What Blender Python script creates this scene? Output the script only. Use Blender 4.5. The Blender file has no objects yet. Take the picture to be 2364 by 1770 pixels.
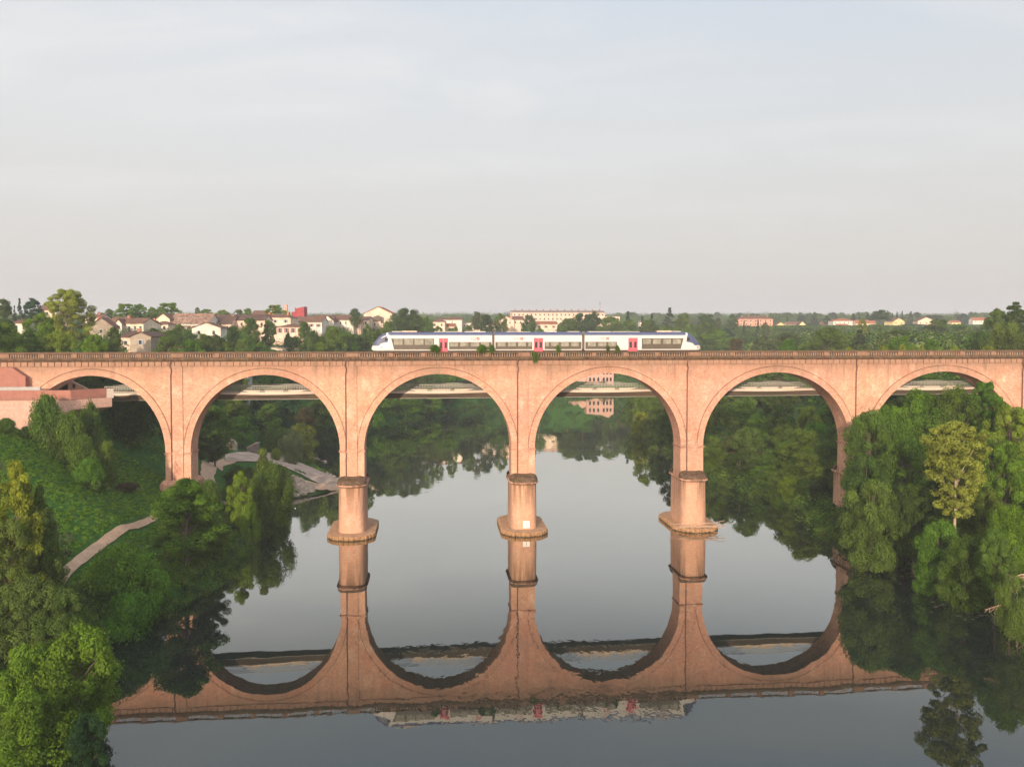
import bpy, math, random
import numpy as np
from math import sin, cos, tan, pi, radians, sqrt
from mathutils import Vector, Matrix

sc = bpy.context.scene
COL = sc.collection
random.seed(7)
rng = np.random.default_rng(11)

# ------------------------------------------------------------------ camera
F, PX, PY, HZ = 1950.0, 1182.0, 822.0, 761.0     # focal length and principal point in photo pixels
CAM_H = 37.2
PITCH = math.atan((PY - HZ) / F)
cam_data = bpy.data.cameras.new("camera")
cam = bpy.data.objects.new("camera", cam_data)
COL.objects.link(cam)
cam.location = (0, 0, CAM_H)
cam.rotation_euler = (pi / 2 - PITCH, 0, 0)
cam_data.sensor_width = 36
cam_data.lens = F / 2364 * 36
cam_data.shift_y = -(885 - PY) / 2364
cam_data.clip_start = 0.5
cam_data.clip_end = 20000
sc.camera = cam

# ------------------------------------------------------------------ sky and sun
SUN_AZ, SUN_EL = radians(12), radians(13)        # azimuth measured from straight behind the camera towards its left
wd = bpy.data.worlds.new("World")
sc.world = wd
wd.use_nodes = True
nt = wd.node_tree
nt.nodes.clear()
def N(tree, kind, **kw):
    n = tree.nodes.new(kind)
    for k, v in kw.items():
        if k in n.inputs.keys() if isinstance(k, str) else False:
            n.inputs[k].default_value = v
        else:
            setattr(n, k, v)
    return n
def ramp(tree, stops, interp='LINEAR'):
    r = tree.nodes.new('ShaderNodeValToRGB')
    r.color_ramp.interpolation = interp
    e = r.color_ramp.elements
    while len(e) < len(stops):
        e.new(0.5)
    for i, (p, c) in enumerate(stops):
        e[i].position = p
        e[i].color = (c, c, c, 1) if isinstance(c, (int, float)) else (c[0], c[1], c[2], 1)
    return r
L = nt.links.new
out = N(nt, 'ShaderNodeOutputWorld')
sky = N(nt, 'ShaderNodeTexSky', sky_type='NISHITA', sun_disc=False, sun_elevation=SUN_EL, sun_rotation=pi + SUN_AZ,
        altitude=200, air_density=1.2, dust_density=3.0, ozone_density=1.5)
bg1 = N(nt, 'ShaderNodeBackground'); bg1.inputs['Strength'].default_value = 0.10
L(sky.outputs[0], bg1.inputs['Color'])
tc = N(nt, 'ShaderNodeTexCoord')
sep = N(nt, 'ShaderNodeSeparateXYZ'); L(tc.outputs['Generated'], sep.inputs[0])
grad = ramp(nt, [(0.0, (.50, .48, .462)), (.10, (.575, .552, .535)), (.22, (.60, .605, .61)), (.34, (.55, .595, .65)), (.46, (.40, .53, .69)), (.70, (.38, .49, .66)), (1, (.33, .44, .60))])
L(sep.outputs['Z'], grad.inputs[0])
# thin cirrus: direction projected on a plane high above
za = N(nt, 'ShaderNodeMath', operation='ADD'); L(sep.outputs['Z'], za.inputs[0]); za.inputs[1].default_value = 0.12
dx = N(nt, 'ShaderNodeMath', operation='DIVIDE'); L(sep.outputs['X'], dx.inputs[0]); L(za.outputs[0], dx.inputs[1])
dy = N(nt, 'ShaderNodeMath', operation='DIVIDE'); L(sep.outputs['Y'], dy.inputs[0]); L(za.outputs[0], dy.inputs[1])
cxyz = N(nt, 'ShaderNodeCombineXYZ'); L(dx.outputs[0], cxyz.inputs[0]); L(dy.outputs[0], cxyz.inputs[1])
mp = N(nt, 'ShaderNodeMapping'); L(cxyz.outputs[0], mp.inputs[0])
mp.inputs['Rotation'].default_value = (0, 0, radians(-50)); mp.inputs['Scale'].default_value = (0.8, 1.6, 1); mp.inputs['Location'].default_value = (3.1, 1.3, 0)
cn = N(nt, 'ShaderNodeTexNoise'); L(mp.outputs[0], cn.inputs['Vector'])
cn.inputs['Scale'].default_value = 1.15; cn.inputs['Detail'].default_value = 8; cn.inputs['Roughness'].default_value = 0.55; cn.inputs['Distortion'].default_value = 0.5
cr = ramp(nt, [(.40, 0), (.78, .65)], 'EASE'); L(cn.outputs[0], cr.inputs[0])
# more veil towards the left of the view
vx = N(nt, 'ShaderNodeMapRange'); L(sep.outputs['X'], vx.inputs[0])
vx.inputs[1].default_value = -.45; vx.inputs[2].default_value = .45; vx.inputs[3].default_value = .42; vx.inputs[4].default_value = -.05
ca = N(nt, 'ShaderNodeMath', operation='ADD', use_clamp=True); L(cr.outputs[0], ca.inputs[0]); L(vx.outputs[0], ca.inputs[1])
cm = N(nt, 'ShaderNodeMath', operation='MULTIPLY'); L(ca.outputs[0], cm.inputs[0])
zr = ramp(nt, [(.05, 0), (.30, 1.0)]); L(sep.outputs['Z'], zr.inputs[0]); L(zr.outputs[0], cm.inputs[1])
mixc = N(nt, 'ShaderNodeMixRGB'); L(cm.outputs[0], mixc.inputs[0]); L(grad.outputs[0], mixc.inputs[1]); mixc.inputs[2].default_value = (.735, .72, .71, 1)
bg2 = N(nt, 'ShaderNodeBackground'); L(mixc.outputs[0], bg2.inputs['Color']); bg2.inputs['Strength'].default_value = 1.0
# the sky is brighter and warmer around the low sun, behind the camera
vd = N(nt, 'ShaderNodeVectorMath', operation='DOT_PRODUCT'); L(tc.outputs['Generated'], vd.inputs[0])
vd.inputs[1].default_value = (-sin(SUN_AZ) * cos(SUN_EL), -cos(SUN_AZ) * cos(SUN_EL), sin(SUN_EL))
gl = ramp(nt, [(.0, (1, 1, 1)), (.4, (1.85, 1.72, 1.55)), (1, (4.0, 3.3, 2.6))]); L(vd.outputs['Value'], gl.inputs[0])
gm = N(nt, 'ShaderNodeMixRGB', blend_type='MULTIPLY'); gm.inputs[0].default_value = 1; L(mixc.outputs[0], gm.inputs[1]); L(gl.outputs[0], gm.inputs[2])
L(gm.outputs[0], bg2.inputs['Color'])
ms = N(nt, 'ShaderNodeMixShader'); ms.inputs[0].default_value = 0.88
L(bg1.outputs[0], ms.inputs[1]); L(bg2.outputs[0], ms.inputs[2]); L(ms.outputs[0], out.inputs['Surface'])

sun_d = bpy.data.lights.new("sun", 'SUN')
sun_d.energy = 4.2
sun_d.angle = radians(0.9)
sun_d.color = (1.0, .80, .61)
sun = bpy.data.objects.new("sun", sun_d)
COL.objects.link(sun)
sdir = Vector((-sin(SUN_AZ) * cos(SUN_EL), -cos(SUN_AZ) * cos(SUN_EL), sin(SUN_EL)))
sun.rotation_euler = sdir.to_track_quat('Z', 'Y').to_euler()
sun.location = (-60, -60, 120)

sc.view_settings.view_transform = 'Standard'
sc.view_settings.look = 'None'
sc.view_settings.exposure = 0.36
sc.view_settings.gamma = 1.0
cy = sc.cycles if hasattr(sc, 'cycles') else None
if cy:
    cy.max_bounces = 7; cy.diffuse_bounces = 3; cy.glossy_bounces = 3; cy.transmission_bounces = 3; cy.transparent_max_bounces = 6
    cy.volume_bounces = 0
    cy.use_adaptive_sampling = True; cy.adaptive_threshold = 0.03
    cy.use_denoising = True
    cy.caustics_reflective = False; cy.caustics_refractive = False

# ------------------------------------------------------------------ measuring helpers
def W(px, py, Y):
    """the world point at distance Y that the photograph shows at pixel (px, py)"""
    a, b = (px - PX) / F, (PY - py) / F
    d = (a, cos(PITCH) + b * sin(PITCH), -sin(PITCH) + b * cos(PITCH))
    s = Y / d[1]
    return Vector((d[0] * s, Y, CAM_H + d[2] * s))
PSI = radians(5.5)
OX, OY = W(1207.7, 950, 156).x, 156.0
def tt(px, n=0.0, py=900):
    """distance along the viaduct of the point n metres behind its front face at photo column px"""
    s = W(px, py, 1).x
    ox, oy = OX - sin(PSI) * n, OY + cos(PSI) * n
    return (s * oy - ox) / (cos(PSI) - s * sin(PSI))
def B(t, n=0, z=0):
    return Vector((OX + t * cos(PSI) - n * sin(PSI), OY + t * sin(PSI) + n * cos(PSI), z))
def zz(py, Y=156.0):
    return W(1182, py, Y).z

# ------------------------------------------------------------------ objects
def tag(o, label=None, cat=None, group=None, kind=None):
    if label: o['label'] = label
    if cat: o['category'] = cat
    if group: o['group'] = group
    if kind: o['kind'] = kind
    return o
def empty(name, loc, rz=0, label=None, cat=None, group=None):
    o = bpy.data.objects.new(name, None)
    COL.objects.link(o)
    o.location = loc; o.rotation_euler = (0, 0, rz)
    o.empty_display_size = 0.5
    return tag(o, label, cat, group)
class MB:
    def __init__(s):
        s.v = []; s.f = []; s.m = []
    def face(s, pts, mi=0):
        i = len(s.v); s.v += [tuple(p) for p in pts]; s.f.append(tuple(range(i, i + len(pts)))); s.m.append(mi)
    def box(s, x0, x1, y0, y1, z0, z1, mi=0):
        i = len(s.v)
        s.v += [(x0,y0,z0),(x1,y0,z0),(x1,y1,z0),(x0,y1,z0),(x0,y0,z1),(x1,y0,z1),(x1,y1,z1),(x0,y1,z1)]
        for q in ((0,3,2,1),(4,5,6,7),(0,1,5,4),(1,2,6,5),(2,3,7,6),(3,0,4,7)):
            s.f.append(tuple(i + k for k in q)); s.m.append(mi)
    def prism(s, poly, z0, z1, mi=0, axis='z', top=None, cap=True):
        """poly: 2D outline (counter-clockwise); axis z extrudes up, y extrudes back (poly = x,z); top: another outline for a taper"""
        n = len(poly); top = top or poly; i = len(s.v)
        if axis == 'z':
            s.v += [(x, y, z0) for x, y in poly] + [(x, y, z1) for x, y in top]
        elif axis == 'y':
            s.v += [(x, z0, y) for x, y in poly] + [(x, z1, y) for x, y in top]
        else:
            s.v += [(z0, x, y) for x, y in poly] + [(z1, x, y) for x, y in top]
        for k in range(n):
            k2 = (k + 1) % n
            q = (i + k, i + k2, i + n + k2, i + n + k)
            s.f.append(q if axis != 'y' else q[::-1]); s.m.append(mi)
        if cap:
            a = tuple(i + k for k in range(n)); b = tuple(i + n + k for k in range(n))
            s.f.append(a[::-1] if axis != 'y' else a); s.m.append(mi)
            s.f.append(b if axis != 'y' else b[::-1]); s.m.append(mi)
    def tube(s, pts, rad, n=6, mi=0, cap=True):
        pts = [Vector(p) for p in pts]
        rings = []
        for k, p in enumerate(pts):
            d = (pts[min(k + 1, len(pts) - 1)] - pts[max(k - 1, 0)])
            d = d.normalized() if d.length > 1e-9 else Vector((0, 0, 1))
            a = d.cross(Vector((0.31, 0.95, 0.02))).normalized(); b = d.cross(a)
            r = rad[k] if isinstance(rad, (list, tuple)) else rad
            i = len(s.v)
            for j in range(n):
                th = 2 * pi * j / n
                q = p + a * cos(th) * r + b * sin(th) * r
                s.v.append(tuple(q))
            rings.append(i)
        for k in range(len(rings) - 1):
            for j in range(n):
                j2 = (j + 1) % n
                s.f.append((rings[k] + j, rings[k + 1] + j, rings[k + 1] + j2, rings[k] + j2)); s.m.append(mi)
        if cap:
            s.f.append(tuple(rings[0] + j for j in range(n))); s.m.append(mi)
            s.f.append(tuple(rings[-1] + n - 1 - j for j in range(n))); s.m.append(mi)
    def lathe(s, prof, n=8, cx=0, cy=0, mi=0):
        rs = []
        for r, z in prof:
            i = len(s.v)
            s.v += [(cx + r * cos(2 * pi * j / n), cy + r * sin(2 * pi * j / n), z) for j in range(n)]
            rs.append(i)
        for k in range(len(rs) - 1):
            for j in range(n):
                j2 = (j + 1) % n
                s.f.append((rs[k] + j, rs[k] + j2, rs[k + 1] + j2, rs[k + 1] + j)); s.m.append(mi)
    def mesh(s, name, mats, smooth=False):
        me = bpy.data.meshes.new(name)
        me.from_pydata(s.v, [], s.f)
        for m in (mats if isinstance(mats, (list, tuple)) else [mats]): me.materials.append(m)
        me.polygons.foreach_set('material_index', s.m)
        if smooth: me.polygons.foreach_set('use_smooth', [True] * len(s.f))
        me.update()
        return me
    def build(s, name, mats, parent=None, loc=(0, 0, 0), rz=0, smooth=False):
        return put(name, s.mesh(name, mats, smooth), parent, loc, rz)
def put(name, me, parent=None, loc=(0, 0, 0), rz=0, scale=None):
    o = bpy.data.objects.new(name, me)
    COL.objects.link(o)
    if parent: o.parent = parent
    o.location = loc; o.rotation_euler = (0, 0, rz)
    if scale: o.scale = scale
    return o
def np_mesh(name, v, f, mats, attrs=None, mi=None, smooth=False):
    me = bpy.data.meshes.new(name)
    nv, nf, k = len(v), len(f), f.shape[1]
    me.vertices.add(nv); me.vertices.foreach_set('co', v.astype(np.float32).ravel())
    me.loops.add(nf * k); me.loops.foreach_set('vertex_index', f.astype(np.int32).ravel())
    me.polygons.add(nf); me.polygons.foreach_set('loop_start', np.arange(0, nf * k, k, dtype=np.int32))
    for m in (mats if isinstance(mats, (list, tuple)) else [mats]): me.materials.append(m)
    if mi is not None: me.polygons.foreach_set('material_index', mi.astype(np.int32))
    if smooth: me.polygons.foreach_set('use_smooth', np.ones(nf, dtype=bool))
    me.update(calc_edges=True)
    for an, (typ, data) in (attrs or {}).items():
        a = me.attributes.new(an, typ, 'FACE')
        a.data.foreach_set('value' if typ == 'FLOAT' else 'color', data.astype(np.float32).ravel())
    return me

# ------------------------------------------------------------------ materials
def new_mat(name):
    m = bpy.data.materials.new(name); m.use_nodes = True
    t = m.node_tree
    return m, t, t.nodes['Principled BSDF']
def pos(t):
    return t.nodes.new('ShaderNodeNewGeometry').outputs['Position']
def noise(t, scale, detail=4, rough=.5, vec=None, stretch=None, dist=0):
    n = t.nodes.new('ShaderNodeTexNoise')
    n.inputs['Scale'].default_value = scale; n.inputs['Detail'].default_value = detail; n.inputs['Roughness'].default_value = rough
    n.inputs['Distortion'].default_value = dist
    v = vec or pos(t)
    if stretch:
        m = t.nodes.new('ShaderNodeMapping'); m.inputs['Scale'].default_value = stretch
        t.links.new(v, m.inputs[0]); v = m.outputs[0]
    t.links.new(v, n.inputs['Vector'])
    return n.outputs[0]
def mix(t, fac, a, b, mode='MIX'):
    m = t.nodes.new('ShaderNodeMixRGB'); m.blend_type = mode
    for i, x in enumerate((fac, a, b)):
        if isinstance(x, (int, float)): m.inputs[i].default_value = x if i == 0 else (x, x, x, 1)
        elif isinstance(x, tuple): m.inputs[i].default_value = (*x[:3], 1)
        else: t.links.new(x, m.inputs[i])
    return m.outputs[0]
def rmp(t, src, stops, interp='LINEAR'):
    r = ramp(t, stops, interp); t.links.new(src, r.inputs[0]); return r.outputs[0]
def mth(t, op, a, b=None, clamp=False):
    m = t.nodes.new('ShaderNodeMath'); m.operation = op; m.use_clamp = clamp
    for i, x in enumerate((a, b)):
        if x is None: continue
        if isinstance(x, (int, float)): m.inputs[i].default_value = x
        else: t.links.new(x, m.inputs[i])
    return m.outputs[0]
def bump(t, bsdf, h, strength=.4, dist=.05):
    b = t.nodes.new('ShaderNodeBump'); b.inputs['Strength'].default_value = strength; b.inputs['Distance'].default_value = dist
    t.links.new(h, b.inputs['Height']); t.links.new(b.outputs[0], bsdf.inputs['Normal'])
def plain(name, c, rough=.7, var=.12, scale=2.0, metal=0, spec=.3):
    m, t, b = new_mat(name)
    n = noise(t, scale, 5, .6)
    c0 = tuple(x * (1 - var) for x in c); c1 = tuple(min(1, x * (1 + var)) for x in c)
    t.links.new(rmp(t, n, [(.3, c0), (.7, c1)]), b.inputs['Base Color'])
    b.inputs['Roughness'].default_value = rough; b.inputs['Metallic'].default_value = metal
    b.inputs['Specular IOR Level'].default_value = spec
    return m

def brick_mat(name, dark=1.0, sat=1.0):
    m, t, b = new_mat(name)
    p = pos(t)
    sx = t.nodes.new('ShaderNodeSeparateXYZ'); t.links.new(p, sx.inputs[0])
    z = sx.outputs['Z']
    big = noise(t, .07, 3, .5, p)
    c = mix(t, rmp(t, big, [(.35, 0), (.65, 1)]), (.585 * dark, .300 * dark, .215 * dark), (.62 * dark, .345 * dark, .225 * dark))
    # repaired, paler patches
    n2 = noise(t, .45, 3, .6, p, (1, 1, .7))
    c = mix(t, mth(t, 'MULTIPLY', rmp(t, n2, [(.56, 0), (.64, 1)]), .6), c, (.68 * dark, .45 * dark, .335 * dark))
    n3 = noise(t, .30, 4, .6, p, (1.3, 1.3, 1))
    c = mix(t, mth(t, 'MULTIPLY', rmp(t, n3, [(.52, 0), (.66, 1)]), .7), c, (.55 * dark, .24 * dark, .15 * dark))
    n4 = noise(t, .16, 5, .7, p, (1, 1, 1.2), 1.0)
    c = mix(t, mth(t, 'MULTIPLY', rmp(t, n4, [(.52, 0), (.66, 1)]), .5), c, (.36 * dark, .215 * dark, .15 * dark))
    c = mix(t, .5, c, rmp(t, noise(t, 1.1, 5, .75, p, (1, 1, 1.5)), [(.3, .62), (.5, 1), (.7, 1.25)]), 'MULTIPLY')
    # courses of single bricks: stretched speckle
    sp = noise(t, 1.0, 3, .85, p, (2.2, 2.2, 7))
    c = mix(t, .75, c, rmp(t, sp, [(.30, .50), (.5, 1.0), (.70, 1.45)]), 'MULTIPLY')
    sp2 = noise(t, 5.0, 2, .7, p, (1, 1, 2.2))
    c = mix(t, .45, c, rmp(t, sp2, [(.3, .6), (.7, 1.3)]), 'MULTIPLY')
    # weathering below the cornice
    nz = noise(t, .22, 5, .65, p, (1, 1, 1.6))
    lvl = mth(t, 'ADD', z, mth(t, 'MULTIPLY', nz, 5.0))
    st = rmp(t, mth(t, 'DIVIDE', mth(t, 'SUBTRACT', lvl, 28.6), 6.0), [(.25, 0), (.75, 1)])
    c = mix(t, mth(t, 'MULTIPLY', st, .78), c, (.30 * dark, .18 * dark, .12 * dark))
    # pale salts lower down on the piers
    zl = rmp(t, mth(t, 'DIVIDE', z, 20.0), [(.0, .5), (.6, .35), (.78, 0)])
    c = mix(t, zl, c, (.52 * dark, .32 * dark, .205 * dark))
    dr = noise(t, 1.0, 4, .65, p, (1, 1, .07))
    dz = rmp(t, mth(t, 'DIVIDE', z, 32.0), [(.74, 0), (.98, 1)])
    c = mix(t, mth(t, 'MULTIPLY', mth(t, 'MULTIPLY', rmp(t, dr, [(.52, 0), (.66, 1)]), dz), .6), c, (.20 * dark, .12 * dark, .08 * dark))
    # streaks run down from the cutwater caps
    ns = noise(t, 1.5, 3, .6, p, (1, 1, .05))
    zm = mth(t, 'MULTIPLY', rmp(t, mth(t, 'DIVIDE', z, 11.0), [(.30, 0), (.78, .9), (.90, 1), (.97, 0)]), rmp(t, ns, [(.46, 0), (.58, 1)]))
    c = mix(t, mth(t, 'MULTIPLY', zm, .8), c, (.17, .095, .05))
    t.links.new(c, b.inputs['Base Color'])
    b.inputs['Roughness'].default_value = .9; b.inputs['Specular IOR Level'].default_value = .15
    bump(t, b, sp, .5, .04)
    return m
M = {}
M['brick'] = brick_mat('brick')
M['brick_trim'] = brick_mat('brick_trim', .95)
M['drip'] = brick_mat('weathered_brick', .52)
M['belt'] = brick_mat('belt_brick', .74)
def stone_mat():
    m, t, b = new_mat('mossy_stone')
    n = noise(t, 1.2, 6, .7)
    c = rmp(t, n, [(.3, (.05, .032, .02)), (.5, (.115, .072, .047)), (.7, (.21, .13, .085))])
    n2 = noise(t, .35, 4, .6)
    c = mix(t, rmp(t, n2, [(.5, 0), (.7, .6)]), c, (.11, .085, .03))
    t.links.new(c, b.inputs['Base Color']); b.inputs['Roughness'].default_value = .95; b.inputs['Specular IOR Level'].default_value = .1
    bump(t, b, n, .6, .05)
    return m
M['stone'] = stone_mat()
M['baluster'] = plain('pale_stone', (.40, .26, .175), .9, .35, 1.5, spec=.1)
M['capstone'] = plain('capstone', (.135, .085, .055), .9, .4, 2.5, spec=.1)
M['pad'] = plain('foundation_concrete', (.40, .24, .14), .9, .3, 1.2, spec=.15)
M['pad_side'] = plain('foundation_side', (.36, .20, .095), .8, .45, 2.0, spec=.2)
def waterline_shade(m):  # dark band above the water paints in the shaded side mirrored there
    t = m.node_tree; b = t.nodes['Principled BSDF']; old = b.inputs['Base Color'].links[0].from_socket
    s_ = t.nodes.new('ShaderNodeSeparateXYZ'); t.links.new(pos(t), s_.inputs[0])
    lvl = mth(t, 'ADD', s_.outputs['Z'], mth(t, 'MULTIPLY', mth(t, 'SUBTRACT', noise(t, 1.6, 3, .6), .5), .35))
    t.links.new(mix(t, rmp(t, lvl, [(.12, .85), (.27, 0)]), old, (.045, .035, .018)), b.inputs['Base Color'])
waterline_shade(M['pad_side'])
M['iron'] = plain('rusty_pipe', (.13, .06, .045), .7, .3, 3)
M['concrete_pink'] = plain('pink_concrete', (.50, .31, .245), .85, .2, 2.6, spec=.15)
M['concrete_red'] = plain('red_concrete', (.33, .145, .11), .85, .14, 1.2, spec=.15)
M['concrete_grey'] = plain('grey_concrete', (.36, .34, .32), .85, .12, 1.0, spec=.15)
M['paint_grey'] = plain('pale_metal', (.40, .38, .33), .5, .05, 1.0, spec=.4)
M['paint_white'] = plain('white_metal', (.60, .50, .41), .5, .05, 1.0, spec=.4)
M['weather_steel'] = plain('brown_steel', (.12, .088, .062), .6, .12, .6, spec=.3)
M['ballast'] = plain('ballast', (.075, .055, .045), .95, .4, 6)
M['bark'] = plain('bark', (.13, .10, .075), .95, .3, 4, spec=.1)
M['bark_pale'] = plain('pale_bark', (.42, .33, .22), .95, .25, 4, spec=.1)
M['deadwood'] = plain('dead_wood', (.46, .30, .20), .95, .25, 4, spec=.1)
M['sand'] = plain('sandy_path', (.43, .29, .20), .95, .16, 1.0, spec=.1)
M['asphalt'] = plain('old_asphalt', (.36, .27, .215), .95, .32, .35, spec=.1)
M['rock'] = plain('pale_rock', (.34, .27, .21), .95, .4, .7, spec=.1)
M['glass_dark'] = plain('dark_glass', (.03, .033, .035), .15, .1, 1, spec=.6)

def leaf_mat(name, attr=None):
    m = bpy.data.materials.new(name); m.use_nodes = True
    t = m.node_tree; t.nodes.clear()
    o = t.nodes.new('ShaderNodeOutputMaterial')
    if attr:
        a = t.nodes.new('ShaderNodeAttribute'); a.attribute_name = attr; base = a.outputs['Color']
    else:
        a = t.nodes.new('ShaderNodeObjectInfo'); base = a.outputs['Color']
    v = t.nodes.new('ShaderNodeAttribute'); v.attribute_name = 'var'
    val = rmp(t, v.outputs['Fac'], [(0, (.66, .70, .70)), (.5, (1, 1, 1)), (1, (1.0, 1.0, .85))])
    c = mix(t, 1, base, val, 'MULTIPLY')
    bright = mth(t, 'ADD', mth(t, 'MULTIPLY', v.outputs['Fac'], .75), .55)
    c = mix(t, 1, c, bright, 'MULTIPLY')
    d = t.nodes.new('ShaderNodeBsdfDiffuse'); t.links.new(c, d.inputs['Color'])
    g = t.nodes.new('ShaderNodeBsdfTranslucent'); t.links.new(mix(t, 1, c, (1.25, 1.3, .55), 'MULTIPLY'), g.inputs['Color'])
    s = t.nodes.new('ShaderNodeMixShader'); s.inputs[0].default_value = .32
    t.links.new(d.outputs[0], s.inputs[1]); t.links.new(g.outputs[0], s.inputs[2]); t.links.new(s.outputs[0], o.inputs[0])
    return m
M['leaf'] = leaf_mat('foliage')
M['leaf_tint'] = leaf_mat('foliage_mixed', 'tint')

def water_mat():
    m = bpy.data.materials.new('river_water'); m.use_nodes = True
    t = m.node_tree; t.nodes.clear()
    o = t.nodes.new('ShaderNodeOutputMaterial')
    d = t.nodes.new('ShaderNodeBsdfDiffuse'); d.inputs['Color'].default_value = (.012, .017, .014, 1)
    g = t.nodes.new('ShaderNodeBsdfGlossy'); g.inputs['Roughness'].default_value = 0.015; g.inputs['Color'].default_value = (.98, .96, .895, 1)
    lw = t.nodes.new('ShaderNodeLayerWeight'); lw.inputs['Blend'].default_value = .5
    fac = rmp(t, lw.outputs['Facing'], [(0, .03), (.45, .12), (.55, .165), (.61, .19), (.66, .275), (.73, .52), (.80, .70), (.86, .79), (1, .93)])
    p = pos(t)
    n1 = noise(t, .55, 3, .55, p, (1, .55, 1))
    n2 = noise(t, .10, 2, .5, p, (1, .6, 1))
    patch = rmp(t, noise(t, .018, 2, .5, p), [(.45, .10), (.62, 1)])
    h = mth(t, 'ADD', mth(t, 'MULTIPLY', mth(t, 'MULTIPLY', n1, patch), .018), mth(t, 'MULTIPLY', n2, .028))
    b = t.nodes.new('ShaderNodeBump'); b.inputs['Strength'].default_value = 1; b.inputs['Distance'].default_value = 1.0
    t.links.new(h, b.inputs['Height'])
    t.links.new(b.outputs[0], g.inputs['Normal'])
    s = t.nodes.new('ShaderNodeMixShader')
    t.links.new(fac, s.inputs[0]); t.links.new(d.outputs[0], s.inputs[1]); t.links.new(g.outputs[0], s.inputs[2])
    t.links.new(s.outputs[0], o.inputs[0])
    return m
M['water'] = water_mat()

# ------------------------------------------------------------------ terrain
LB = [(-50,-200),(-48,40),(-47,75),(-48,103),(-42,122),(-46,140),(-50,163),(-49,184),(-41,195),(-37,201),(-45,212),(-60,235),(-66,262),(-60,290),(-52,303),(-45,331),(-35,374),(-20,405),(5,460),(30,500),(62,506),(84,500),(92,488)]
RB = [(62,-200),(64,60),(66,90),(65,108),(63,128),(57.6,145),(58,160),(60,171),(55,187),(49,207),(48,240),(50,274),(48,310),(47,352),(52,390),(62,430),(78,465),(92,488)]
def seg_dist(P, poly):
    best = np.full(len(P), 1e9)
    for (ax, ay), (bx, by) in zip(poly[:-1], poly[1:]):
        d = np.array([bx - ax, by - ay], float); q = P - np.array([ax, ay], float)
        u = np.clip((q @ d) / (d @ d), 0, 1)
        best = np.minimum(best, np.hypot(*(q - u[:, None] * d).T))
    return best
def inside(P, poly):
    x, y = P[:, 0], P[:, 1]; r = np.zeros(len(P), bool)
    for (ax, ay), (bx, by) in zip(poly, poly[1:] + poly[:1]):
        c = ((ay > y) != (by > y)) & (x < (bx - ax) * (y - ay) / ((by - ay) or 1e-9) + ax)
        r ^= c
    return r
def sstep(a, b, x):
    u = np.clip((x - a) / (b - a), 0, 1); return u * u * (3 - 2 * u)
def vnoise(x, y, s, seed=0):
    return (np.sin(x / s * 1.3 + seed) * np.cos(y / s * 1.7 + seed * 2.1) + .5 * np.sin(x / s * 3.1 + y / s * 2.3 + seed)) / 1.5
def terrain(P):
    P = np.asarray(P, float).reshape(-1, 2)
    dl, dr = seg_dist(P, LB), seg_dist(P, RB)
    ins = inside(P, LB + RB[::-1])
    x, y = P[:, 0], P[:, 1]
    la = np.interp(dl, [0,3,8,12,16,24,32,42,55,70,100], [.1,2.5,5,7,9.5,14,18.5,23,27.5,30,31])
    lp = np.interp(dl, [0,4,10,20,26,32,45,60,75,100], [.3,1.5,3.5,6,7,12,20,27,30,31])
    lf = np.interp(dl, [0,4,12,20,30,42,60,100], [.1,3,9,17,25,30,31,31])
    wp = sstep(176, 190, y) * (1 - sstep(232, 248, y)); wf = sstep(232, 248, y)
    left = la * (1 - wp - wf) + lp * wp + lf * wf
    left = left + np.clip((y - 225) * .055, 0, 9) * sstep(45, 80, dl) * (1 - sstep(50, 130, x) * (1 - sstep(600, 715, y)))
    left = left - 6 * sstep(70, 140, x) * (1 - sstep(600, 715, y)) * sstep(20, 50, dl)
    right = np.interp(dr, [0,5,20,35,50,70,100], [.1,1,4,9.5,17,24.5,29])
    h = np.where(dl < dr, left, right)
    d = np.minimum(dl, dr)
    far = np.interp(y, [0,400,600,850,1500,3000,6000], [22,28,32,41,53,66,70]) - 9 * sstep(60, 170, x) * (1 - sstep(600, 715, y))
    h = h + (np.maximum(far, h) - h) * sstep(60, 220, d)
    h = h + vnoise(x, y, 170, 5) * 3.0 * sstep(800, 1100, y) + vnoise(x, y, 11, 1) * .35 * sstep(2, 10, d) + vnoise(x, y, 60, 3) * 1.2 * sstep(60, 200, d)
    return np.where(ins, -np.minimum(3.0, d * .6), h)
def gz(x, y):
    return float(terrain([(x, y)])[0])
def hit(px, py, y0=60, y1=900):
    """where the ray through a photo pixel meets the ground"""
    ys = np.linspace(y0, y1, 1700)
    d = W(px, py, 1.0)
    X = d.x * ys; Z = CAM_H + (d.z - CAM_H) * ys
    k = np.nonzero(terrain(np.stack([X, ys], 1)) > Z)[0]
    i = k[0] if len(k) else len(ys) - 1
    return Vector((X[i], ys[i], Z[i]))

def ground_mat():
    m, t, b = new_mat('grassy_earth')
    n = noise(t, .06, 5, .6); n2 = noise(t, .9, 5, .7)
    c = rmp(t, n2, [(.3, (.022, .060, .012)), (.5, (.036, .095, .016)), (.7, (.055, .125, .024))])
    c = mix(t, rmp(t, n, [(.56, 0), (.68, .55)]), c, (.12, .09, .05))
    t.links.new(c, b.inputs['Base Color']); b.inputs['Roughness'].default_value = 1; b.inputs['Specular IOR Level'].default_value = .05
    bump(t, b, n2, .6, .3)
    return m
M['ground'] = ground_mat()
def axis(lo, hi, step, far_lo, far_hi, g=1.12):
    a = list(np.arange(lo, hi + .01, step))
    s, x = step, lo
    while x > far_lo: s *= g; x -= s; a.insert(0, x)
    s, x = step, hi
    while x < far_hi: s *= g; x += s; a.append(x)
    return np.array(a)
gx = axis(-130, 140, 2.0, -4500, 4500); gy = axis(50, 520, 2.2, -400, 8000)
GX, GY = np.meshgrid(gx, gy)
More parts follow.
